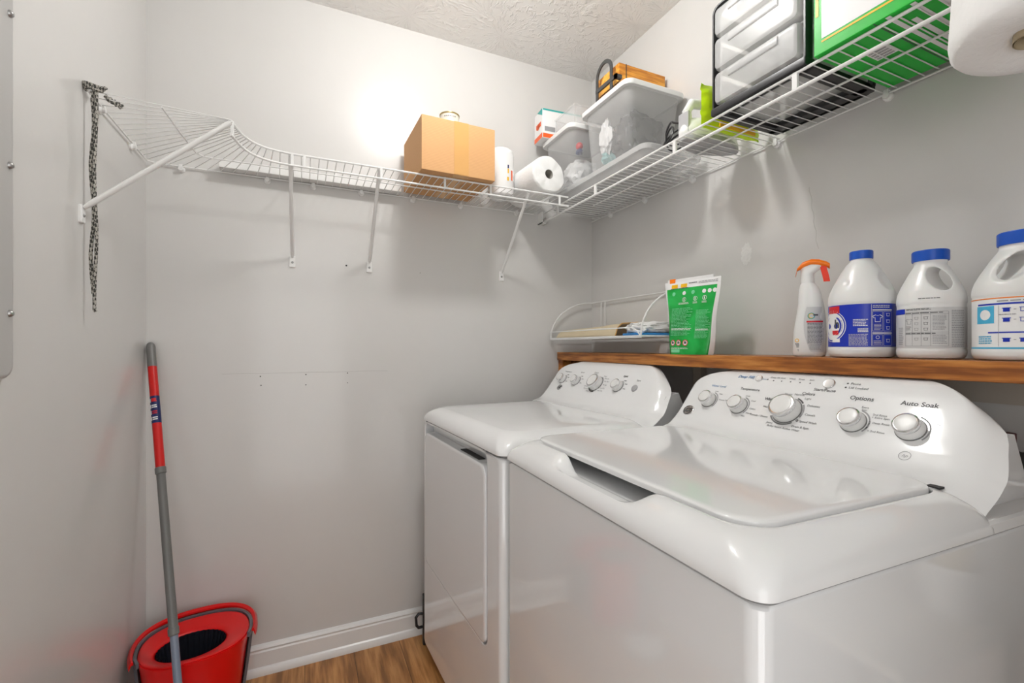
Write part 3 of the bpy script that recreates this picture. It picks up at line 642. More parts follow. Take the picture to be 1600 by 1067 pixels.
# ============================================================ BOTTLES ON THE WOODEN SHELF
ZT = 1.1362
def finish_remesh(bm, name, mat, parent, voxel=.0022, cut=None, smooth_it=6):
    bmesh.ops.recalc_face_normals(bm, faces=bm.faces[:])
    me = bpy.data.meshes.new(name); bm.to_mesh(me); bm.free(); o = bpy.data.objects.new(name, me); COL.objects.link(o); tmp = []
    for c in cut or []:
        bmesh.ops.recalc_face_normals(c, faces=c.faces[:])
        m2 = bpy.data.meshes.new('c'); c.to_mesh(m2); c.free(); o2 = bpy.data.objects.new('c', m2); COL.objects.link(o2); tmp.append(o2)
        md = o.modifiers.new('b', 'BOOLEAN'); md.object = o2; md.operation = 'DIFFERENCE'; md.solver = 'EXACT'
    md = o.modifiers.new('r', 'REMESH'); md.mode = 'VOXEL'; md.voxel_size = voxel
    md = o.modifiers.new('s', 'SMOOTH'); md.factor = .5; md.iterations = smooth_it
    dg = bpy.context.evaluated_depsgraph_get(); dg.update(); ev = o.evaluated_get(dg); m3 = bpy.data.meshes.new_from_object(ev)
    bpy.data.objects.remove(o)
    for q in tmp: bpy.data.objects.remove(q)
    m3.materials.clear(); m3.materials.append(M[mat])
    for p in m3.polygons: p.use_smooth = True
    m3.name = name; o = bpy.data.objects.new(name, m3); COL.objects.link(o); o.parent = parent; MW[o] = MW[parent]; return o
def jug(label, x, y, R, H, az, cr=.0215, dents=(1, -1), hole=True):
    """bleach jug; az = direction of the handle (radians, world)"""
    t = thing('bleach_jug', label, 'bottle', (x, y, ZT), 0, 'bleach jugs on the wooden shelf')
    k = H/.238
    prof = [(.80, 0), (.93, .002), (.985, .008), (1, .016*k), (1, .020*k), (.975, .022*k), (.975, .118*k), (1, .121*k), (1, .128*k), (.985, .136*k), (.94, .147*k), (.84, .162*k), (.62, .190*k), (.46, .207*k), (cr/R*.93, .217*k), (cr/R*.9, .224*k), (cr/R*.9, .229*k)]
    bm = B(); lathe(bm, [(r*R, z) for r, z in prof], None, 56)
    Rz = Matrix.Rotation(az, 4, 'Z'); cuts = []
    slope = math.atan2(.62*R, .07*k)  # cone lean
    c = B(); lathe(c, [(.001, -.06), (1, -.0599), (1, .0599), (.001, .06)], Rz @ Matrix.Translation((.40*R, 0, .172*k)) @ Matrix.Rotation(-.55, 4, 'Y') @ Matrix.Rotation(PI/2, 4, 'X') @ Matrix.Diagonal((.0125, .030*k, 1, 1)), 28)
    if hole: cuts.append(c)
    for s in dents:
        c = B(); bmesh.ops.create_icosphere(c, subdivisions=3, radius=1); c.transform(Rz @ Matrix.Translation((.80*R, s*.062, .176*k)) @ Matrix.Rotation(-.6, 4, 'Y') @ Matrix.Diagonal((.034, .046, .042*k, 1))); cuts.append(c)
    finish_remesh(bm, 'bottle_body', 'jugwhite', t, .0020, cuts)
    bm = B(); n = 60; z0 = H-.0185*(cr/.0215)**.5; z1 = H
    rings = []
    for rr, z in ((cr*.98, z0), (cr, z0+.002), (cr, z1-.002), (cr*.95, z1), (cr*.5, z1)):
        rings.append([(rr*(1+(.02 if j % 2 else 0))*math.cos(2*PI*j/n), rr*(1+(.02 if j % 2 else 0))*math.sin(2*PI*j/n), z) for j in range(n)])
    loft(bm, rings); mesh('cap', bm, 'bluecap', t, world=False)
    return t, k
def wrapf(R, az0, off):
    """label coordinates on a round bottle: x to the viewer's right, y up"""
    return lambda a, b_: Vector(((R+off)*math.cos(az0+a/R), (R+off)*math.sin(az0+a/R), b_))
# jug 1
x, y, R = 1.150, .618, .0625
t, k = jug('large white bleach jug with dark blue label, right of the spray bottle', x, y, R, .240, math.atan2(-y, -x)+.30, .0215, (1, -1.18), False)
az = math.atan2(-y, -x); Rl = R*.975; bm = B(); f0 = wrapf(Rl, az, .0008); f1 = wrapf(Rl, az, .0012); f2 = wrapf(Rl, az, .0015)
quad(bm, f0, -.12, .12, .024*k, .116*k, 0, 40)
ringflat(bm, f1, -.062, .070*k, .0, .030, 0, 360, 40, 1)
ringflat(bm, f2, -.062, .070*k, .0, .022, 0, 360, 40, 2)
for r in (.026, .030, .034): ringflat(bm, f2, -.062, .070*k, r, r+.0014, 0, 360, 40, 1)
quad(bm, f2, -.075, -.041, .098*k, .114*k, 3, 10); text(bm, 'sh', .018, wrapf(Rl, az, .0018), 4, bold=.03) if False else None
g = wrapf(Rl, az, .0018); text(bm, 'h', .026, lambda a, b_: g(a-.047, b_+.074*k), 4, bold=.03)
quad(bm, f2, -.060, -.043, .050*k, .060*k, 3, 4); quad(bm, f2, -.060, -.040, .034*k, .042*k, 1, 4)
bars(bm, f2, -.014, .012, .068*k, .084*k, 5, 1, .45); bars(bm, f2, -.006, .012, .055*k, .064*k, 3, 1, .6, .1, 3); bars(bm, f2, -.022, .012, .026*k, .052*k, 9, 5, .4, .1, 4)
quad(bm, f2, .017, .0178, .026*k, .114*k, 5, 1)
bars(bm, f2, .020, .056, .106*k, .113*k, 2, 5, .5, .1, 7); quad(bm, f2, .019, .060, .1005*k, .1035*k, 5, 8); quad(bm, f2, .019, .060, .0515*k, .0545*k, 5, 8)
for (a, b_) in ((.019, .038), (.040, .059)):
    for c0, c1 in ((.057*k, .099*k), (.026*k, .050*k)):
        for q in ((a, b_, c0, c0+.0006), (a, b_, c1-.0006, c1), (a, a+.0006, c0, c1), (b_-.0006, b_, c0, c1)): quad(bm, f2, *q, 5, 3)
def shirt(bm, f, cx, cy, s, mi):
    pts = [(-.35, -.5), (.35, -.5), (.35, .15), (.5, .05), (.7, .3), (.3, .55), (.1, .45), (-.1, .45), (-.3, .55), (-.7, .3), (-.5, .05), (-.35, .15)]
    m = len(pts); o_ = [bm.verts.new(f(cx+a*s, cy+b_*s)) for a, b_ in pts]; i_ = [bm.verts.new(f(cx+a*s*.84, cy+(b_)*s*.86)) for a, b_ in pts]
    for j in range(m): q = bm.faces.new((o_[j], o_[(j+1) % m], i_[(j+1) % m], i_[j])); q.material_index = mi
def tub(bm, f, cx, cy, s, mi, full=False):
    if full: quad(bm, f, cx-s*.45, cx+s*.45, cy-s*.4, cy+s*.25, mi, 2); quad(bm, f, cx-s*.6, cx+s*.6, cy+s*.22, cy+s*.36, mi, 2)
    else:
        quad(bm, f, cx-s*.6, cx+s*.6, cy+s*.3, cy+s*.4, mi, 2); quad(bm, f, cx-s*.45, cx-s*.36, cy-s*.4, cy+s*.3, mi); quad(bm, f, cx+s*.36, cx+s*.45, cy-s*.4, cy+s*.3, mi); quad(bm, f, cx-s*.45, cx+s*.45, cy-s*.42, cy-s*.32, mi, 2)
shirt(bm, f2, .0285, .084*k, .015, 1); bars(bm, f2, .022, .036, .059*k, .073*k, 5, 5, .4, .2, 8); bars(bm, f2, .021, .036, .028*k, .038*k, 3, 5, .4, .2, 9)
ringflat(bm, f2, .0285, .044*k, .0028, .0036, 0, 360, 14, 1)
for j, cy in enumerate((.092, .078, .064, .037)): tub(bm, f2, .050, cy*k, .008, 1)
mesh('label_print', bm, ['labelblue', 'labelwhite', 'labelwhite', 'labelred', 'ink', 'labelgrey'], t, world=False, label='dark blue wraparound label')
# jug 2
x, y, R = 1.150, .492, .0535
t, k = jug('smaller white bleach jug with grey label, between two larger jugs', x, y, R, .217, math.atan2(-y, -x)+1.25, .0285)
az = math.atan2(-y, -x); Rl = R*.975; bm = B(); f0 = wrapf(Rl, az, .0008); f2 = wrapf(Rl, az, .0014)
quad(bm, f0, -.10, .10, .024*k, .110*k, 0, 40)
quad(bm, f2, -.075, -.041, .098*k, .109*k, 1, 8)
bars(bm, f2, -.038, .002, .105*k, .109*k, 2, 2, .5, .1, 2)
A0, A1 = -.040, .026
for a in (A0, -.0275, -.0135, .0, A1): quad(bm, f2, a, a+.0006, .028*k, .101*k, 3)
for c in (.028, .053, .057, .096, .101): quad(bm, f2, A0, A1, c*k, c*k+.0005, 3, 12)
bars(bm, f2, A0, A1, .0975*k, .1005*k, 1, 2, .5, .2, 5); bars(bm, f2, A0, A1-.01, .0535*k, .0565*k, 1, 2, .6, .2, 6)
shirt(bm, f2, -.033, .081*k, .010, 3); bars(bm, f2, -.039, -.029, .062*k, .072*k, 4, 3, .4, .2, 7)
for cy in (.088, .076, .064, .043): tub(bm, f2, -.0205, cy*k, .006, 3); tub(bm, f2, -.0065, cy*k, .006, 2)
bars(bm, f2, .003, .024, .062*k, .094*k, 11, 3, .4, .2, 8); bars(bm, f2, .003, .024, .032*k, .052*k, 6, 3, .4, .2, 9)
bars(bm, f2, .031, .058, .026*k, .104*k, 22, 3, .45, .1, 10); bars(bm, f2, -.058, -.044, .03*k, .07*k, 10, 3, .45, .2, 12)
bars(bm, wrapf(R, az, .0004), -.018, .014, .1285*k, .131*k, 1, 2, .6, .0, 14)
mesh('label_print', bm, ['labelgrey', 'labelblue', 'ink', 'inklt'], t, world=False, label='pale grey label with dark tables')
# jug 3
x, y, R = 1.150, .360, .066
t, k = jug('white bleach jug with light blue label at right edge, largest-looking of three', x, y, R, .226, math.atan2(-y, -x)-1.15, .033)
az = math.atan2(-y, -x); Rl = R*.975; bm = B(); f0 = wrapf(Rl, az, .0008); f1 = wrapf(Rl, az, .0012); f2 = wrapf(Rl, az, .0015)
quad(bm, f0, -.12, .12, .024*k, .116*k, 0, 40); quad(bm, f1, -.12, .12, .1125*k, .1145*k, 1, 40); quad(bm, f1, -.064, .09, .1015*k, .1045*k, 2, 30); quad(bm, f1, -.045, .09, .050*k, .0525*k, 2, 30); quad(bm, f1, -.12, .12, .0215*k, .0245*k, 3, 40)
quad(bm, f1, -.066, -.036, .068*k, .100*k, 3, 10); ringflat(bm, f2, -.050, .084*k, 0, .009, 0, 360, 20, 0)
for cx, cy, full in ((-.020, .092, 1), (.0, .092, 0), (-.020, .074, 1), (.0, .074, 0), (-.020, .038, 1), (.0, .038, 1)): tub(bm, f2, cx, cy*k, .009, 2, full)
for cy in (.092, .074, .038): quad(bm, f2, -.0115, -.0085, (cy-.0005)*k, (cy+.0007)*k, 4)
bars(bm, f2, -.032, .07, .106*k, .110*k, 1, 4, .5, .1, 3)
for a in (-.030, .012): quad(bm, f2, a, a+.0005, .026*k, .100*k, 4)
bars(bm, f2, .015, .045, .076*k, .098*k, 6, 5, .4, .2, 4); bars(bm, f2, .015, .045, .030*k, .046*k, 5, 5, .4, .2, 5); bars(bm, f2, -.062, -.036, .030*k, .046*k, 4, 3, .5, .2, 6); bars(bm, f2, -.03, -.008, .082*k, .085*k, 1, 5, .5, .1, 8)
mesh('label_print', bm, ['labelwhite', 'labelorange', 'labelblue', 'labelblue2', 'inklt', 'inklt'], t, world=False, label='light blue and white label')
# spray bottle
x, y = 1.150, .735
t = thing('spray_bottle', 'white spray bottle with orange trigger head, left of the bleach jugs', 'bottle', (x, y, ZT), math.atan2(-y, -x)+PI/2)
# local x = viewer's right, local y = away from the viewer
def ov(prof, T=None, n=40):
    return [[(cx+a*math.cos(2*PI*j/n), b_*math.sin(2*PI*j/n), z) for j in range(n)] for z, a, b_, cx in prof]
bm = B(); loft(bm, ov([(0, .030, .020, .0), (.003, .034, .023, 0), (.012, .0355, .0245, 0), (.06, .035, .024, .001), (.10, .031, .023, .003), (.13, .027, .021, .003), (.155, .024, .019, .001), (.17, .021, .018, -.001), (.180, .0165, .016, -.003), (.185, .013, .013, -.004), (.19, .013, .013, -.004)])); mesh('bottle_body', bm, 'jugwhite', t, world=False)
bm = B(); loft(bm, ov([(.184, .0145, .0145, -.004), (.19, .015, .015, -.004), (.206, .014, .0145, -.004), (.212, .018, .013, .0), (.222, .024, .012, .004), (.228, .024, .010, .004)])); mesh('spray_head', bm, 'white', t, world=False)
bm = B(); prof = [(-.029, .206, .004), (-.026, .222, .010), (-.014, .237, .0135), (.004, .243, .0145), (.020, .241, .013), (.036, .234, .011), (.042, .229, .010)]
rings = []
for px, top, w_ in prof:
    th = .017 if px > -.02 else .007; low = top-th+(.003 if px > .02 else 0)
    rings.append([(px, w_*math.cos(2*PI*j/16), (top+low)/2+(top-low)/2*math.sin(2*PI*j/16)*1.0) for j in range(16)])
loft(bm, rings); mesh('head_cover', bm, 'orange', t, world=False, label='orange cover of spray head')
bm = B(); rings = []
for zx, zz, w_ in ((.026, .226, .006), (.028, .214, .007), (.031, .202, .007), (.033, .192, .006), (.034, .185, .005)):
    rings.append([(zx+(.0085 if j in (1, 2) else -.0045), (w_ if j in (0, 1) else -w_), zz) for j in range(4)])
loft(bm, rings); mesh('trigger', bm, 'redorange', t, world=False, label='red-orange trigger')
bm = B()
def sb(a, b_, off=.0006):   # print on the oval front
    ra = .035 if b_ < .06 else .035-(b_-.06)*.095; rb = .0242; u = max(-.98, min(.98, (a-.001)/ra)); return Vector((a, -rb*math.sqrt(1-u*u)-off, b_))
quadf = lambda a, b_: sb(a, b_, .0004)
g_ = [[bm.verts.new(quadf(max(-.008+.020*abs((z-6)/7)**2-.004, -.02)+ (0.030-max(-.008+.020*abs((z-6)/7)**2-.004, -.02))*i/8, .012+z*.011)) for i in range(9)] for z in range(0, 11)]
for a in range(10):
    for b_ in range(8): q = bm.faces.new((g_[a][b_], g_[a][b_+1], g_[a+1][b_+1], g_[a+1][b_])); q.material_index = 0
ringflat(bm, lambda a, b_: sb(a-.0, b_+.100, .0012), .004, 0, .006, .0078, 0, 360, 24, 1); text(bm, 'Cover', .009, lambda a, b_: sb(a+.012, b_+.103, .0014), 2, shear=.4, bold=.03) if False else None
ringflat(bm, lambda a, b_: sb(a, b_+.100, .0013), .004, 0, .0045, .006, 40, 300, 20, 3); quad(bm, lambda a, b_: sb(a, b_, .0013), .008, .018, .100, .104, 2, 3)
quad(bm, lambda a, b_: sb(a, b_, .001), -.006, .028, .084, .088, 4, 6)
bars(bm, lambda a, b_: sb(a, b_, .001), -.004, .028, .032, .083, 16, 2, .4, .1, 3); bars(bm, lambda a, b_: sb(a, b_, .001), .0, .026, .016, .031, 5, 5, .4, .2, 4)
ringflat(bm, lambda a, b_: sb(a, b_+.040, .001), -.026, 0, .003, .0045, 0, 360, 16, 3); bars(bm, lambda a, b_: sb(a, b_, .001), -.031, -.021, .022, .034, 4, 2, .6, .1, 6); quad(bm, lambda a, b_: sb(a, b_, .001), -.029, -.023, .012, .0185, 6, 2)
mesh('label_print', bm, ['labelgrey', 'teal', 'ink', 'labelyellow', 'labelred', 'inklt', 'navy'], t, world=False, label='grey see-through back label')
# green pouch
x, y = 1.125, 1.093
t = thing('detergent_pouch', 'green and white resealable pouch standing at middle of wooden shelf', 'pouch', (x, y, ZT), -PI/2+math.radians(8))
HP = .238
def pf(u, v, side):
    w0 = .080+.030*v if v > .25 else .088-.045*(.25-v)/.25+.0*v
    w0 = .076+.026*v+.002*math.sin(v*9)
    dpt = (.034*(1-v)**.8+.0015)*math.sqrt(max(0, 1-abs(2*u-1)**2.4))
    dpt += .0035*noise.noise(Vector((u*4, v*5, side)))*(1-abs(2*u-1))*(1-v*.6)
    return Vector(((2*u-1)*w0, side*dpt, v*HP+(.006*(1-abs(2*u-1)**2)*(-1 if v < .02 else 0)*0)))
bm = B()
for side in (-1, 1):
    nu, nv = 22, 30; g_ = [[bm.verts.new(pf(i/nu, j/nv, side)) for i in range(nu+1)] for j in range(nv+1)]
    for j in range(nv):
        for i in range(nu):
            q = bm.faces.new((g_[j][i], g_[j][i+1], g_[j+1][i+1], g_[j+1][i])); e_ = i in (0, nu-1); q.material_index = 1 if (j/nv > .88 or e_) else 0
bmesh.ops.remove_doubles(bm, verts=bm.verts[:], dist=.0004)
mesh('pouch_film', bm, ['pouch', 'labelwhite'], t, world=False)
def pp(off): return lambda a, b_: pf((a/(.076+.026*b_/HP+.002*math.sin(b_/HP*9))+1)/2, max(0, min(1, b_/HP)), -1)+Vector((0, -off, 0))
bm = B(); p1 = pp(.0012)
for a in (-.072, -.036): quad(bm, p1, a, a+.024, .216, .228, 0, 4); 
bars(bm, p1, -.006, .024, .226, .230, 1, 1, .6, 0, 2); bars(bm, p1, .030, .096, .222, .231, 2, 2, .4, .1, 3); bars(bm, p1, -.075, -.006, .2125, .2155, 1, 1, .6, .0, 4); bars(bm, p1, .03, .09, .2125, .2150, 1, 2, .4, .2, 5)
for a in (-.06, -.02, .014, .052, .070, .086): ringflat(bm, p1, a, .197, 0, .0065, 0, 360, 16, 3 if a > .04 or a == -.02 else 4)
for a in (-.018, .024, .055): ringflat(bm, p1, a, .176, .006, .0072, 0, 360, 18, 3); quad(bm, p1, a-.002, a+.001, .172, .180, 3); bars(bm, p1, a-.020 if a < 0 else a-.008, a+.020 if a < 0 else a+.008, .160, .167, 2, 3, .4, .1, 6)
for k_, (a0, a1, z0_, z1_, n_) in enumerate(((-.064, .022, .060, .150, 20), (.030, .078, .050, .140, 22))): bars(bm, p1, a0, a1, z0_, z1_, n_, 4, .35, .35, 11+k_)
bars(bm, p1, -.062, .018, .078, .084, 2, 3, .55, .1, 14); bars(bm, p1, .032, .074, .074, .080, 2, 3, .5, .1, 15)
quad(bm, p1, -.060, -.020, .0, .018, 4, 6) if False else None
quad(bm, p1, -.058, -.020, .006, .016, 4, 6); bars(bm, p1, -.058, .012, .017, .022, 2, 3, .4, .1, 17)
for a in (-.050, -.026, .0): ringflat(bm, p1, a, .037, 0, .0085, 0, 360, 20, 3); p2 = pp(.0018); ringflat(bm, p2, a, .037, .0075, .0098, 0, 360, 24, 5); quad(bm, p2, a-.0045, a+.0045, .034, .040, 1, 2, 1); ringflat(bm, p2, a-.001, .0405, 0, .0025, 0, 360, 8, 1)
mesh('label_print', bm, ['labelyellow', 'ink', 'inklt', 'labelwhite', plain('pale_green_print', srgb(120, 215, 160), .4), 'labelred'], t, world=False)
bm = B(); box(bm, -.082, -.060, -.003, .003, HP-.004, HP+.010, bev=.001); mesh('zip_slider', bm, 'orange', t, world=False, label='orange zip slider')
bm = B(); box(bm, -.090, .078, -.0015, .0015, HP-.002, HP+.008); mesh('zip_strip', bm, 'labelwhite', t, world=False)
# ============================================================ SMALL RACK ABOVE THE WOODEN SHELF
zr = 1.197; xf, xk = 1.028, 1.252; ya, yz = 1.215, 1.838
t = thing('wire_rack', 'small white wire tray rack with curved sides in the corner', 'rack', (1.14, 1.52, zr))
bm = B()
for k in range(24): y = ya+.012+k*(yz-ya-.024)/23; rod(bm, (xf, y, zr), (xk, y, zr), .0013, 6)
mesh('wire_base', bm, 'wire', t)
bm = B(); tube(bm, [(xf, ya, zr), (xf, yz, zr), (xk, yz, zr), (xk, ya, zr)], .003, 8, closed=True); box(bm, xf-.001, xf+.001, ya, yz, zr-.006, zr+.003); mesh('base_rim', bm, 'wire', t)
bm = B(); tube(bm, [(xf, ya+.01, zr+.004), (xf-.004, ya+.02, zr+.018), (xf-.006, ya+.05, zr+.030), (xf-.006, yz-.01, zr+.030), (xf, yz, zr)], .0026, 8); mesh('front_rail', bm, 'wire', t)
for y in (ya+.004, yz-.004):
    bm = B(); pts = []
    for k in range(15): a = PI-k/14*PI/2; pts.append((xk-.0+(xk-xf)*math.cos(a)*(1), y, zr+.004+.168*math.sin(a)))
    tube(bm, pts, .003, 8); mesh('side_arch', bm, 'wire', t)
bm = B(); rod(bm, (xk, ya, zr+.172), (xk, yz, zr+.172), .003); mesh('top_rail', bm, 'wire', t)
bm = B()
for y in (1.76, 1.73): rod(bm, (xk, y, zr), (xk, y, zr+.172), .0022, 6)
for y in (1.33, 1.30): rod(bm, (xk, y, zr), (xk, y, zr+.172), .0022, 6)
mesh('wall_uprights', bm, 'wire', t)
# contents
bm = B(); prof = [(0, 0), (.010, .022), (.03, .034), (.10, .038), (.16, .036), (.195, .024), (.205, 0)]
rings = []
for y, s_ in ((1.80, .75), (1.79, .95), (1.74, 1), (1.50, 1.15), (1.42, 1.3), (1.37, 1.35)): rings.append([(xf+.008+u, y, zr+.004+v*s_) for u, v in prof]+[(xf+.008+u, y, zr+.003+max(0, v*s_-.003)) for u, v in prof[::-1]])
loft(bm, rings); tb = mesh('paper_bag', bm, 'tan', angle=60); tag(tb, 'flattened tan paper bag lying in the small wire rack', 'bag')
bm = B(); tube(bm, [(xf+.008+u, 1.369, zr+.004+v*1.35) for u, v in prof], .0022, 6); mesh('bag_rim', bm, 'tanedge', tb)
bm = B(); blob(bm, (1.13, 1.285, zr+.030), (.085, .062, .022), .18, 3, 4, 2, power=.7); tube(bm, [(1.056, 1.31, zr+.022), (1.05, 1.28, zr+.034), (1.055, 1.25, zr+.03), (1.06, 1.236, zr+.016)], .008, 8); tube(bm, [(1.062, 1.325, zr+.014), (1.047, 1.305, zr+.025), (1.05, 1.27, zr+.018), (1.06, 1.24, zr+.012)], .007, 8)
tag(mesh('folded_cloth', bm, 'cloth'), 'bundled white cloth in small wire rack beside green pouch', 'cloth')
bm = B(); rbox(bm, 1.036, 1.2, 1.222, 1.33, zr+.002, zr+.011, .006, .002); tag(mesh('blue_packet', bm, 'bluepack'), 'flat blue packet under white cloth in small wire rack', 'packet')
# ============================================================ THINGS ON THE BACK WALL SHELF
ZD = ZS+.0036
t = thing('cardboard_box', 'brown taped cardboard box on wire shelf along back wall', 'box', (.495, 1.68, ZD), math.radians(1.5))
bw, bd, bh = .136, .134, .187
bm = B(); box(bm, -bw, bw, -bd, bd, 0, bh, bev=.0015); mesh('carton', bm, 'card', t, False, world=False)
bm = B(); box(bm, -.020, .034, -bd-.0006, -bd, .002, bh); box(bm, -.020, .034, -bd, bd, bh, bh+.0006); box(bm, -.020, .034, -bd, bd, -.0004, 0); mesh('packing_tape', bm, 'browntape', t, False, world=False, label='glossy yellowish packing tape')
bm = B(); rod(bm, (-bw+.002, -.0, bh+.0003), (bw-.002, 0, bh+.0003), .0006, 5); mesh('flap_seam', bm, 'dark', t, False, world=False)
t = thing('tin_can', 'cream tin can with gold rim standing on cardboard box', 'can', (.515, 1.725, ZD+bh+.001))
bm = B(); lathe(bm, [(.036, 0), (.037, .002), (.037, .100), (.036, .104)], Matrix.Translation((.515, 1.725, ZD+bh+.001)), 36); mesh('can_body', bm, 'cream', t)
bm = B(); lathe(bm, [(.0375, .101), (.039, .103), (.039, .106), (.036, .107), (.0355, .104)], Matrix.Translation((.515, 1.725, ZD+bh+.001)), 36, capb=False); mesh('rim', bm, 'gold', t)
bm = B(); f = wrapf(.037, math.atan2(-1.725, -.515), .0006); bars(bm, lambda a, b_: Vector((.515, 1.725, ZD+bh))+f(a, b_), -.022, .026, .088, .094, 1, 0, .8, 0, 3); bars(bm, lambda a, b_: Vector((.515, 1.725, ZD+bh))+f(a, b_), -.022, .02, .03, .07, 4, 0, .5, .2, 5); mesh('label_print', bm, 'inklt', t, False)
bm = B(); box(bm, -.262, .345, 1.806, YB-.001, ZD, ZD+.022, bev=.002); tag(mesh('white_board', bm, 'trim', smooth=False), 'long narrow white board lying on back shelf against wall', 'board')
t = thing('towel_package', 'upright wrapped paper towel roll beside cardboard box', 'paper towel', (.733, 1.715, ZD))
bm = B(); lathe(bm, [(.046, 0), (.052, .006), (.053, .02), (.053, .165), (.050, .182), (.040, .192), (.02, .194)], Matrix.Translation((.728, 1.715, ZD)), 36); mesh('wrapper', bm, plain('white_film', (.84, .84, .84), .25), t)
bm = B(); f = wrapf(.053, math.atan2(-1.715, -.728), .0008); ff2 = lambda a, b_: Vector((.728, 1.715, ZD))+f(a, b_)
quad(bm, ff2, .028, .034, .105, .118, 0, 2); quad(bm, ff2, .028, .034, .085, .103, 1, 2); quad(bm, ff2, .026, .034, .055, .070, 1, 2); quad(bm, ff2, .046, .056, .06, .10, 2, 3); mesh('label_print', bm, ['navy', 'labelyellow', 'orangeprint'], t, False)
t = thing('flat_packet', 'flat white and yellow packet lying on back shelf under towel roll', 'packet', (.68, 1.68, ZD)) if False else None
# towel roll lying, end facing out
t = thing('paper_towel_roll', 'white paper towel roll lying with its end facing out, back shelf', 'paper towel', (.865, 1.7, ZD), math.radians(4))
bm = B(); Rr = .072; T = Matrix.Translation((0, -.125, Rr)) @ Matrix.Rotation(-PI/2, 4, 'X')
rings = []; n = 56
for r_, z in ((.018, .0), (.0185, -.002), (.04, -.003), (.066, -.002), (.0705, .002), (Rr, .008), (Rr, .235), (.068, .24), (.02, .24)):
    ring = []
    for j in range(n):
        a = 2*PI*j/n; q = r_*(1+(.035*math.sin(a*2+.6)+.02*math.sin(3*a))*(r_ > .03)); z_ = z+(.0015*math.sin(a*7+r_*300) if r_ > .03 and z < .01 else 0)
        ring.append(T @ Vector((q*math.cos(a), q*math.sin(a), z_)))
    rings.append(ring)
loft(bm, rings, cap0=False, cap1=True); mesh('paper', bm, 'paper', t, world=False)
bm = B(); lathe(bm, [(.0185, .0), (.0185, .235), (.0165, .235), (.0165, .0)], T, 24, capb=False, capt=False); lathe(bm, [(.0165, .05), (.001, .05)], T, 24); mesh('cardboard_core', bm, plain('core_card', (.40, .38, .34), .8), t, world=False)
t = thing('printed_packet', 'flat yellow and blue printed packet lying on back shelf below towel roll', 'packet', (.66, 1.60, ZD))
# ============================================================ THINGS ON THE RIGHT WALL SHELF
bpy.data.objects.remove(t)
def bin_(label, x0, x1, y0, y1, z0, z1, tp=.018, lid='white', rim=.012, name='storage_bin'):
    t = thing(name, label, 'storage bin', ((x0+x1)/2, (y0+y1)/2, z0), 0, 'see-through storage bins on the right shelf'); e = .003; th = .0025
    bm = B(); rings = []
    def ring(i, z, r=.03): return [(x, y, z) for x, y in rrect(x0+i, x1-i, y0+i, y1-i, r, 6, 4)]
    rings = [ring(rim+tp+.01, z0+.001), ring(rim+tp+.002, z0+.002), ring(rim+tp, z0+.008), ring(rim+.002, z1-.014)]
    loft(bm, rings, cap0=True, cap1=False); mesh('tub', bm, 'clear', t)
    bm = B(); loft(bm, [ring(rim+tp+.008, z0), ring(rim+tp+.001, z0+.001), ring(rim+tp-.001, z0+.007), ring(rim+tp+.004, z0+.007)], cap1=False, cap0=False); mesh('base_rim', bm, 'clearlid', t)
    bm = B(); loft(bm, [ring(.001, z1-.014), ring(0, z1-.012), ring(0, z1+.002), ring(.004, z1+.006), ring(.016, z1+.006), ring(.02, z1+.002)], cap0=True, cap1=True); mesh('lid', bm, lid, t)
    return t
# shallow box the bins stand on
zl = ZD+.052
t = bin_('shallow grey see-through box lying flat under the two lidded bins', .985, 1.245, 1.15, 1.80, ZD, zl-.006, .008, 'clearlid', .006, 'shallow_storage_box')
big = bin_('big see-through storage bin with white lid and grey bundle inside', .990, 1.258, 1.243, 1.540, zl+.001, 2.070)
sml = bin_('smaller see-through storage bin with white lid in the shelf corner', .955, 1.215, 1.552, 1.800, zl+.001, 2.050, .022)
bm = B(); blob(bm, (1.125, 1.352, 1.925), (.084, .056, .086), .35, 2.6, 4, 3, power=.7); tag(mesh('crumpled_bag', bm, 'greybag'), 'crumpled dark grey bag inside the big see-through bin', 'bag')
bm = B(); blob(bm, (1.10, 1.448, 1.882), (.062, .032, .036), .3, 3, 4, 4); tag(mesh('cloth_bundle', bm, 'aqua'), 'pale aqua bundle at bottom of the big see-through bin', 'cloth')
bm = B(); blob(bm, (1.050, 1.445, 1.955), (.016, .036, .062), .4, 2.5, 4, 9); tag(mesh('plastic_sheet', bm, 'whitebag'), 'crumpled white plastic sheet behind wall of big bin', 'bag')
bm = B(); blob(bm, (1.085, 1.675, 1.895), (.068, .070, .058), .22, 2.6, 4, 6, power=.75); tag(mesh('plastic_bag', bm, 'whitebag'), 'crumpled white bag inside the smaller lidded bin', 'bag')
bm = B(); blob(bm, (1.03, 1.60, 1.985), (.014, .016, .016), .1, 2, 3, 2, mi=0); blob(bm, (1.03, 1.60, 1.962), (.014, .017, .013), .1, 2, 3, 3, mi=1); tag(mesh('small_packet', bm, ['labelred', 'navy']), 'small red and blue packet showing inside the smaller bin', 'packet')
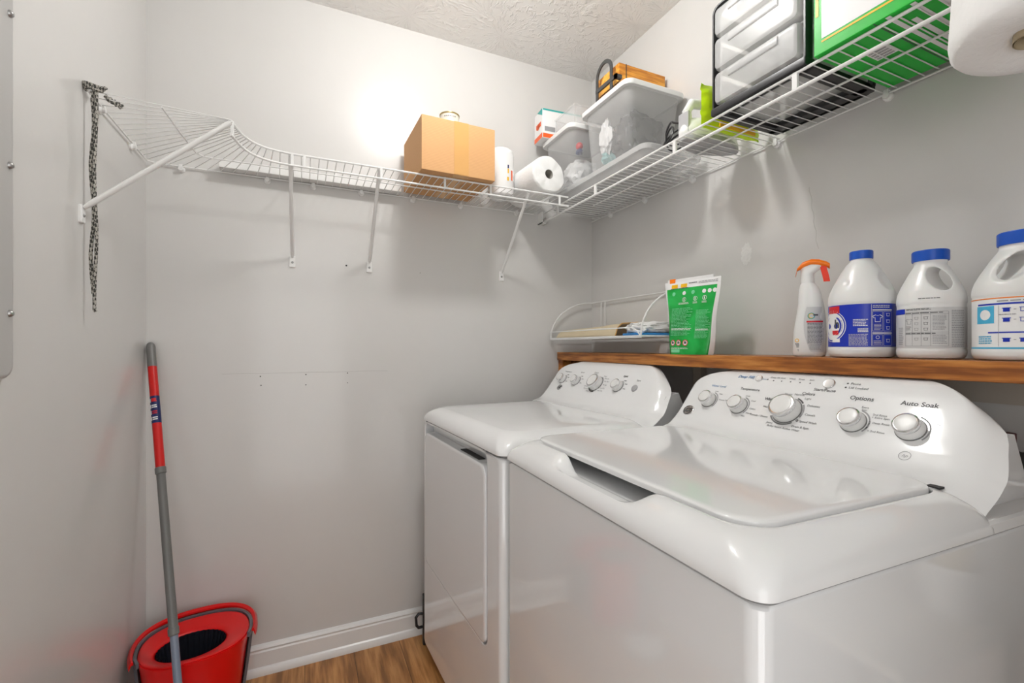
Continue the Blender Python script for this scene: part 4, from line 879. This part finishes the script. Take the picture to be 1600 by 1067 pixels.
# clear tray and carton on the smaller bin
zt = 2.0565
t = thing('clear_organizer', 'clear plastic open organizer tray on top of smaller lidded bin', 'organizer', (1.09, 1.64, zt))
bm = B()
for (a, b_, c, d_) in ((.985, 1.2, 1.565, 1.568), (.985, 1.2, 1.712, 1.715), (.985, .988, 1.565, 1.715), (1.197, 1.2, 1.565, 1.715), (1.09, 1.093, 1.565, 1.715)): box(bm, a, b_, c, d_, zt, zt+.075)
box(bm, .985, 1.2, 1.565, 1.715, zt, zt+.003); box(bm, .981, 1.204, 1.561, 1.719, zt+.073, zt+.078); mesh('tray', bm, 'glassy', t, False)
for k in range(5):
    pass
t = thing('printed_carton', 'white carton with teal and orange print in the shelf corner', 'box', (.97, 1.77, zt), math.radians(-4))
bm = B(); box(bm, -.040, .16, -.045, .040, .0, .125, bev=.001); mesh('carton', bm, 'labelwhite', t, False, world=False)
fx = planef((-.0405, 0, 0), (0, -1, 0), (0, 0, 1)); fy = planef((0, -.0455, 0), (1, 0, 0), (0, 0, 1))
bm = B(); o_ = .0006
fxx = lambda a, b_: Vector((-.0409, -a, b_)); fyy = lambda a, b_: Vector((a, -.0459, b_))
vs_ = [bm.verts.new(fxx(*p)) for p in ((.045, .125), (.045, .095), (-.01, .125))]; q = bm.faces.new(vs_); q.material_index = 0
quad(bm, fxx, -.038, .043, .002, .022, 1); ringflat(bm, fxx, .0, .062, 0, .014, 0, 360, 20, 1); quad(bm, fxx, -.02, .03, .055, .075, 1); quad(bm, fyy, -.038, .02, .002, .02, 1); quad(bm, fyy, -.038, .16, .118, .125, 0); quad(bm, fyy, -.03, .02, .03, .05, 2)
mesh('print', bm, ['teal', 'orangeprint', 'inklt'], t, False, world=False)
# honey coloured wooden box and black metal loop on the big bin
zb = 2.0768
t = thing('wooden_box', 'honey-coloured wooden box on top of the big storage bin', 'box', (1.14, 1.41, zb))
bm = B(); box(bm, 1.035, 1.25, 1.345, 1.485, zb, zb+.112, bev=.002); mesh('box_body', bm, 'woodbox', t)
bm = B(); box(bm, 1.065, 1.068, 1.344, 1.346, zb+.06, zb+.112); box(bm, 1.034, 1.036, 1.345, 1.485, zb+.040, zb+.043); mesh('seam_line', bm, 'dark', t, False)
t = thing('metal_hook', 'black flat metal loop hook standing against wooden box', 'hook', (1.012, 1.40, zb))
bm = B(); yc, rw, zt_ = 1.402, .050, zb+.092; out_, in_ = [], []
pts_o = [(yc+rw, zb)]+[(yc+rw*math.cos(a*PI/16), zt_+rw*math.sin(a*PI/16)) for a in range(17)]+[(yc-rw, zb)]
pts_i = [(yc+rw-.013, zb)]+[(yc+(rw-.013)*math.cos(a*PI/16), zt_+(rw-.013)*math.sin(a*PI/16)) for a in range(17)]+[(yc-rw+.013, zb)]
R0 = [[bm.verts.new((X, p[0], p[1])) for p in q] for X, q in ((1.008, pts_o), (1.008, pts_i), (1.013, pts_i), (1.013, pts_o))]
for a in range(4):
    A_, B_ = R0[a], R0[(a+1) % 4]
    for j in range(len(A_)-1): bm.faces.new((A_[j], A_[j+1], B_[j+1], B_[j]))
mesh('loop', bm, 'blackmetal', t, False)
bm = B(); box(bm, 1.007, 1.014, yc-rw-.025, yc+rw, zb+.042, zb+.056); box(bm, 1.007, 1.034, yc-rw-.025, yc-rw-.012, zb+.042, zb+.056); mesh('crossbar', bm, 'blackmetal', t, False)
# steam iron with cord
t = thing('steam_iron', 'white steam iron with black cord between big bin and drawer tower', 'iron', (1.12, 1.02, ZD))
bm = B(); rings = []
def ironring(z, s, sh=0):
    out = []
    for k in range(36):
        a = 2*PI*k/36; lx_ = math.cos(a); w_ = math.sin(a)
        Lx = .115*lx_*s; wy = .052*w_*s*(1-.35*max(0, lx_)**1.5)
        out.append((1.125-Lx*-1+sh, 1.02+wy, z))
    return out
loft(bm, [ironring(ZD+.012, .97), ironring(ZD+.018, 1), ironring(ZD+.035, .97, -.004), ironring(ZD+.055, .82, -.012), ironring(ZD+.068, .62, -.02), ironring(ZD+.072, .4, -.025)]); mesh('housing', bm, 'white', t)
bm = B(); loft(bm, [ironring(ZD, .97), ironring(ZD+.003, 1.0), ironring(ZD+.012, 1.0)]); mesh('soleplate', bm, 'buttongrey', t)
bm = B(); tube(bm, [(1.04, 1.02, ZD+.05), (1.03, 1.02, ZD+.09), (1.05, 1.02, ZD+.118), (1.10, 1.02, ZD+.125), (1.16, 1.02, ZD+.115), (1.185, 1.02, ZD+.085), (1.185, 1.02, ZD+.05)], [.012, .013, .014, .015, .014, .012, .012], 14); mesh('handle', bm, 'white', t)
bm = B(); box(bm, 1.016, 1.026, 1.0, 1.04, ZD+.02, ZD+.085, bev=.004); mesh('heel_rest', bm, 'buttongrey', t)
bm = B(); pts = []
for k in range(70): a = k*.31; pts.append((1.02+.06*(.5+.5*math.sin(a*.5))+.01*math.sin(a), 1.095+.030*math.cos(a), ZD+.035+.030*math.sin(a)+.0004*k))
pts += [(1.03, 1.05, ZD+.07), (1.03, 1.03, ZD+.085)]
tube(bm, pts, .0032, 7); mesh('cord', bm, 'black', t)
# lime wrapper pouch
t = thing('lime_packet', 'lime green wrapper packet wedged left of the drawer tower', 'packet', (1.1, .915, ZD))
bm = B(); g_ = []
for side in (-1, 1):
    gg = [[bm.verts.new((.998+.23*i/14, .936+side*(.0006+.022*math.sin(PI*j/16)**.6*math.sin(PI*i/14)**.5)+.006*noise.noise(Vector((i*.5, j*.45, 1))), ZD+.001+.122*j/16*(1 if i < 4 else max(.45, 1-.1*(i-3))))) for i in range(15)] for j in range(17)]
    for j in range(16):
        for i in range(14): bm.faces.new((gg[j][i], gg[j][i+1], gg[j+1][i+1], gg[j+1][i]))
bmesh.ops.remove_doubles(bm, verts=bm.verts[:], dist=.0015)
mesh('wrapper', bm, 'lime', t)
bm = B(); box(bm, 1.04, 1.18, .9085, .9115, ZD+.001, ZD+.016); mesh('label_strip', bm, 'labelyellow', t, False)
# drawer tower
t = thing('drawer_tower', 'clear-fronted drawer organizer with black frame, under the ceiling', 'drawers', (1.11, .76, ZD))
x0, x1, y0, y1, z0, z1 = .980, 1.235, .632, .884, ZD+.0, 2.055
bm = B()
def yzring(x, ins): return [(x, y, z) for y, z in rrect(y0+ins, y1-ins, z0+ins, z1-ins, .02, 6, 4)]
loft(bm, [yzring(x0+.02, .011), yzring(x0+.02, 0), yzring(x0+.004, 0), yzring(x0, .003), yzring(x0, .007), yzring(x0+.02, .011)], cap1=False, cap0=False); loft(bm, [yzring(x1, 0), yzring(x1-.012, 0), yzring(x1-.012, .011), yzring(x1, .011)], cap0=False, cap1=False); box(bm, x0-.004, x0+.03, y0, y1, z0, z0+.020, bev=.004); box(bm, x1-.045, x1, y0, y1, z0, z0+.016, bev=.004)
for a, b_ in ((y0, y0+.035), (y1-.03, y1)): box(bm, x0+.02, x1-.02, a, b_, z0, z0+.016, bev=.003)
mesh('frame', bm, 'black', t)
zz = [z0+.022, z0+.110, z0+.198, z1-.012]
for k in range(3):
    a, b_ = zz[k], zz[k+1]-.004; bm = B(); rings = []
    for xx, ins in ((x0+.02, .002), (x0+.002, .002), (x0-.006, .005), (x0-.008, .014)): rings.append([(xx, y, z) for y, z in rrect(y0+.012+ins, y1-.012-ins, a+ins, b_-ins, .010, 5, 4)])
    loft(bm, rings, cap0=False); box(bm, x0+.02, x1-.01, y0+.014, y0+.017, a, b_-.01); box(bm, x0+.02, x1-.01, y1-.017, y1-.014, a, b_-.01); box(bm, x0+.02, x1-.01, y0+.014, y1-.014, a, a+.003)
    d_ = mesh('drawer', bm, 'clearlid', t, angle=30)
    bm = B(); rings = []
    for xx, zc_, h_ in ((x0-.008, b_-.020, .010), (x0-.011, b_-.021, .008), (x0-.012, b_-.022, .005)): rings.append([(xx, y, zc_+zo) for y, zo in ((y0+.06, -h_), (y1-.06, -h_), (y1-.06, h_), (y0+.06, h_))])
    loft(bm, rings); mesh('drawer_pull', bm, 'clearlid', d_)
bm = B(); rod(bm, (1.05, .845, z1), (1.05, .845, z1+.02), .016, 20); rod(bm, (1.05, .67, z1), (1.05, .67, z1+.02), .016, 20); mesh('top_cap', bm, 'greyplastic', t)
# green carton
t = thing('green_carton', 'large bright green carton on the upper right wire shelf', 'box', (1.11, .50, ZD))
x0, x1, y0, y1, z0, z1 = .972, 1.245, .395, .612, ZD, 2.10
bm = B(); box(bm, x0, x1, y0, y1, z0, z1, bev=.0015); mesh('carton', bm, 'green', t, False)
bm = B(); fb = lambda a, b_: Vector((a, b_, z0-.0006)); ffr = lambda a, b_: Vector((x0-.0006, y1-a, z0+b_))
quad(bm, ffr, .016, .20, .030, .30, 0); quad(bm, ffr, .004, .010, .08, .30, 3)
quad(bm, fb, x0+.002, x1-.01, .408, .420, 0); quad(bm, fb, x0+.002, x1-.01, .438, .446, 0); quad(bm, fb, x0, x1, .5005, .5025, 1)
quad(bm, fb, x0+.05, x1-.05, .457, .466, 0); quad(bm, fb, x0+.002, x1-.01, .476, .484, 0); quad(bm, ffr, .016, .20, .022, .026, 3)
quad(bm, fb, 1.06, 1.105, .525, .562, 0)
for k in range(11): 
    if k % 3 != 2: quad(bm, lambda a, b_: Vector((a, b_, z0-.0010)), 1.064+k*.0034, 1.0655+k*.0034, .528, .559, 1)
mesh('print', bm, ['labelwhite', 'ink', 'inklt', 'labelyellow'], t, False)
# paper towel roll hung from the shelf front at the picture's edge
t = thing('hanging_towel_roll', 'white quilted paper towel roll hanging at top right edge', 'paper towel', (.935, .28, 1.58))
T = Matrix.Translation((.935, .280, 1.672)) @ Matrix.Rotation(math.radians(8), 4, 'Y') @ Matrix.Translation((0, 0, -.09))
bm = B(); rings = []; n = 60
for r_, z in ((.020, .016), (.034, .004), (.062, .0), (.078, .004), (.085, .013), (.088, .028), (.088, .26), (.083, .265), (.02, .265)):
    rings.append([T @ Vector((r_*(1+.012*math.sin(5*2*PI*j/n))*math.cos(2*PI*j/n), r_*(1+.012*math.sin(5*2*PI*j/n))*math.sin(2*PI*j/n), z)) for j in range(n)])
loft(bm, rings, cap0=False); mesh('paper', bm, 'paper', t)
bm = B(); lathe(bm, [(.020, .004), (.020, .25), (.018, .25), (.018, .004)], T, 24, capb=False, capt=False); mesh('cardboard_core', bm, 'tan', t)
bm = B(); tube(bm, [T @ Vector((0, 0, .005)), T @ Vector((0, 0, .265)), (.97, .262, 1.90), (.978, .262, 1.86), (xfr-.004, .262, ZS+.004)], .004, 8); mesh('hanger', bm, 'wire', t)
# ============================================================ MOP AND BUCKET
a_, b2 = Vector((-.456, 1.840, 1.172)), Vector((-.280, 1.425, .05)); d_ = (b2-a_)
t = thing('mop', 'spin mop with red and grey pole leaning in the corner', 'mop', (-.28, 1.425, 0))
P = lambda s: a_+d_*s
bm = B(); tube(bm, [P(0), P(.004), P(.012), P(.068)], [.007, .011, .0125, .0125], 18); mesh('end_cap', bm, 'greypole', t)
bm = B(); tube(bm, [P(.066), P(.34)], .0122, 18); g = mesh('upper_pole', bm, 'redpole', t, label='red upper grip')
bm = B(); tube(bm, [P(.150), P(.222)], .0126, 18); mesh('sticker', bm, 'navy', g, label='dark blue sticker with red and white print')
bm = B(); ax = d_.normalized(); rt = Vector((.91, -.41, 0)); rt = (rt-ax*rt.dot(ax)).normalized(); nn = rt.cross(ax).normalized()
if nn.dot(Vector((0, 0, 1.16))-P(.2)) < 0: nn = -nn
def pl(c): return lambda a, b_: P(c)+ax*(-b_)+(rt*math.sin(a/.0128)+nn*math.cos(a/.0128))*.0130
for k, c in enumerate((.162, .178, .194, .210)): bars(bm, pl(c), -.002, .012, -.006, .006, 2, k % 2, .6, .1, 5+k); quad(bm, pl(c), -.010, -.004, -.006, .006, 1, 2)
quad(bm, pl(.160), -.002, .010, -.005, .004, 0, 3); mesh('sticker_print', bm, ['labelred', 'labelwhite'], g, False)
bm = B(); tube(bm, [P(.335), P(.337), P(.35), P(.352)], [.013, .0142, .0142, .012], 18); mesh('collar', bm, 'greypole', t)
bm = B(); tube(bm, [P(.35), P(.715)], .0115, 18); mesh('middle_pole', bm, 'greypole', t)
bm = B(); tube(bm, [P(.705), P(.707), P(.72), P(.722)], [.012, .0135, .0135, .011], 18); mesh('collar', bm, 'greypole', t)
bm = B(); tube(bm, [P(.71), P(1)], .0098, 18); mesh('lower_pole', bm, 'steelpole', t)
bm = B(); lathe(bm, [(.055, 0), (.075, .006), (.08, .02), (.05, .035), (.02, .06)], Matrix.Translation((b2.x, b2.y, .0)), 30); mesh('mop_head', bm, 'cloth', t)
cx, cy, zr_ = -.300, 1.672, .275
t = thing('mop_bucket', 'red oval mop bucket with black wringer basket in the corner', 'bucket', (cx, cy, 0), math.radians(8))
rx, ry = .140, .128
def oval(rx_, ry_, z, dx=0, dy=0, n=48, p=2.4):
    out = []
    for k in range(n):
        a = 2*PI*k/n; c, s = math.cos(a), math.sin(a)
        out.append((dx+math.copysign(abs(c)**(2/p), c)*rx_, dy+math.copysign(abs(s)**(2/p), s)*ry_, z))
    return out
bm = B(); loft(bm, [oval(.10, .09, 0), oval(.108, .098, .004), oval(.118, .108, .10), oval(rx-.004, ry-.004, .245), oval(rx, ry, zr_-.012), oval(rx, ry, zr_-.006), oval(rx-.004, ry-.004, zr_-.006), oval(.118, .108, .22), oval(.10, .09, .02)], cap1=True); mesh('bucket_body', bm, 'red', t, world=False)
bm = B(); loft(bm, [oval(rx-.003, ry-.003, zr_-.012), oval(rx-.002, ry-.002, zr_-.002), oval(rx-.007, ry-.007, zr_), oval(rx-.018, ry-.016, zr_-.003), oval(.100, .086, zr_-.009, -.010, -.008, p=2.1), oval(.092, .077, zr_-.014, -.012, -.010, p=2), oval(.089, .074, zr_-.018, -.012, -.010, p=2), oval(.089, .074, zr_-.028, -.012, -.010, p=2)], cap0=False, cap1=False); mesh('wringer_deck', bm, 'red', t, world=False)
bm = B(); nb = 72; rr_ = []
for z, s in ((zr_-.016, 1), (zr_-.03, .985), (zr_-.10, .86), (zr_-.105, .5)):
    o = []
    for k in range(nb*2):
        a = PI*k/nb; w_ = (.965 if (k//2) % 2 else 1.0)*s; o.append((-.012+.088*w_*math.cos(a), -.010+.073*w_*math.sin(a), z))
    rr_.append(o)
loft(bm, rr_, cap0=False); mesh('wringer_basket', bm, plain('basket_black', (.012, .014, .022), .35), t, False, world=False)
bm = B(); rings = []
for k in range(45):
    a = math.radians(-24+228*k/44); c, s = math.cos(a), math.sin(a); e_ = 2/2.4
    q = lambda r: (math.copysign(abs(c)**e_, c)*(rx+r), math.copysign(abs(s)**e_, s)*(ry+r))
    i, o = q(.001), q(.008); rings.append([(i[0], i[1], zr_-.012), (i[0], i[1], zr_+.002), (o[0], o[1], zr_+.002), (o[0], o[1], zr_-.014)])
loft(bm, rings); mesh('grey_rim', bm, 'greyplastic', t, world=False)
# carry handle folded back around the rim
bm = B(); rings = []
for k in range(41):
    a = math.radians(-18+216*k/40); c, s = math.cos(a), math.sin(a); p = 2.4
    ex = lambda r1, r2: (math.copysign(abs(c)**(2/p), c)*r1, math.copysign(abs(s)**(2/p), s)*r2)
    up_ = .010*math.sin(math.radians(180*k/40)); w_ = .010+.012*math.sin(PI*k/40)
    i = ex(rx+.010, ry+.010); o = ex(rx+.010+w_, ry+.010+w_)
    rings.append([(i[0], i[1], zr_-.004+up_), (i[0], i[1], zr_+.002+up_), ((i[0]+o[0])/2, (i[1]+o[1])/2, zr_+.006+up_), (o[0], o[1], zr_-.004+up_), (o[0], o[1], zr_-.018+up_), ((i[0]+o[0])/2, (i[1]+o[1])/2, zr_-.004+up_)])
loft(bm, rings); mesh('carry_handle', bm, 'red', t, world=False)
for sx in (1, -1):
    bm = B(); rings = []
    for z, w_ in ((zr_-.006, .030), (.20, .045), (.10, .038), (.02, .03)):
        r_ = .118+(rx-.118)*max(0, (z-.1)/.17) if z > .1 else .108+.01*z/.1
        rings.append([(sx*(r_+.001), -w_, z), (sx*(r_+.010), -w_*.8, z), (sx*(r_+.010), w_*.8, z), (sx*(r_+.001), w_, z)])
    loft(bm, rings); mesh('side_panel', bm, 'greyplastic', t, world=False, label='grey side panel')

# narrow shelf with a cup beside the washer (outside the frame, mirrored in its glossy side)
t = thing('side_shelf', 'narrow pale shelf beside the washer, mirrored in its glossy side', 'shelf', (1.05, .1, .62))
bm = B(); box(bm, .86, XR-.001, -.10, .235, .622, .640, bev=.002); mesh('board', bm, 'cleat', t)
bm = B(); box(bm, XR-.03, XR-.001, -.08, -.06, .0, .622); box(bm, XR-.03, XR-.001, .19, .21, .0, .622); mesh('support', bm, 'cleat', t, False)
t = thing('white_tub', 'white plastic tub on the narrow shelf, mirrored in washer side', 'tub', (1.15, .165, .641))
bm = B(); lathe(bm, [(.040, 0), (.042, .002), (.052, .088), (.054, .09), (.054, .10), (.050, .10), (.040, .006)], Matrix.Translation((1.15, .165, .641)), 32, capt=True); mesh('tub_body', bm, 'white', t)
bm = B(); lathe(bm, [(.032, .006), (.032, .16), (.028, .165)], Matrix.Translation((1.15, .165, .641)), 24); mesh('contents', bm, 'tan', t)
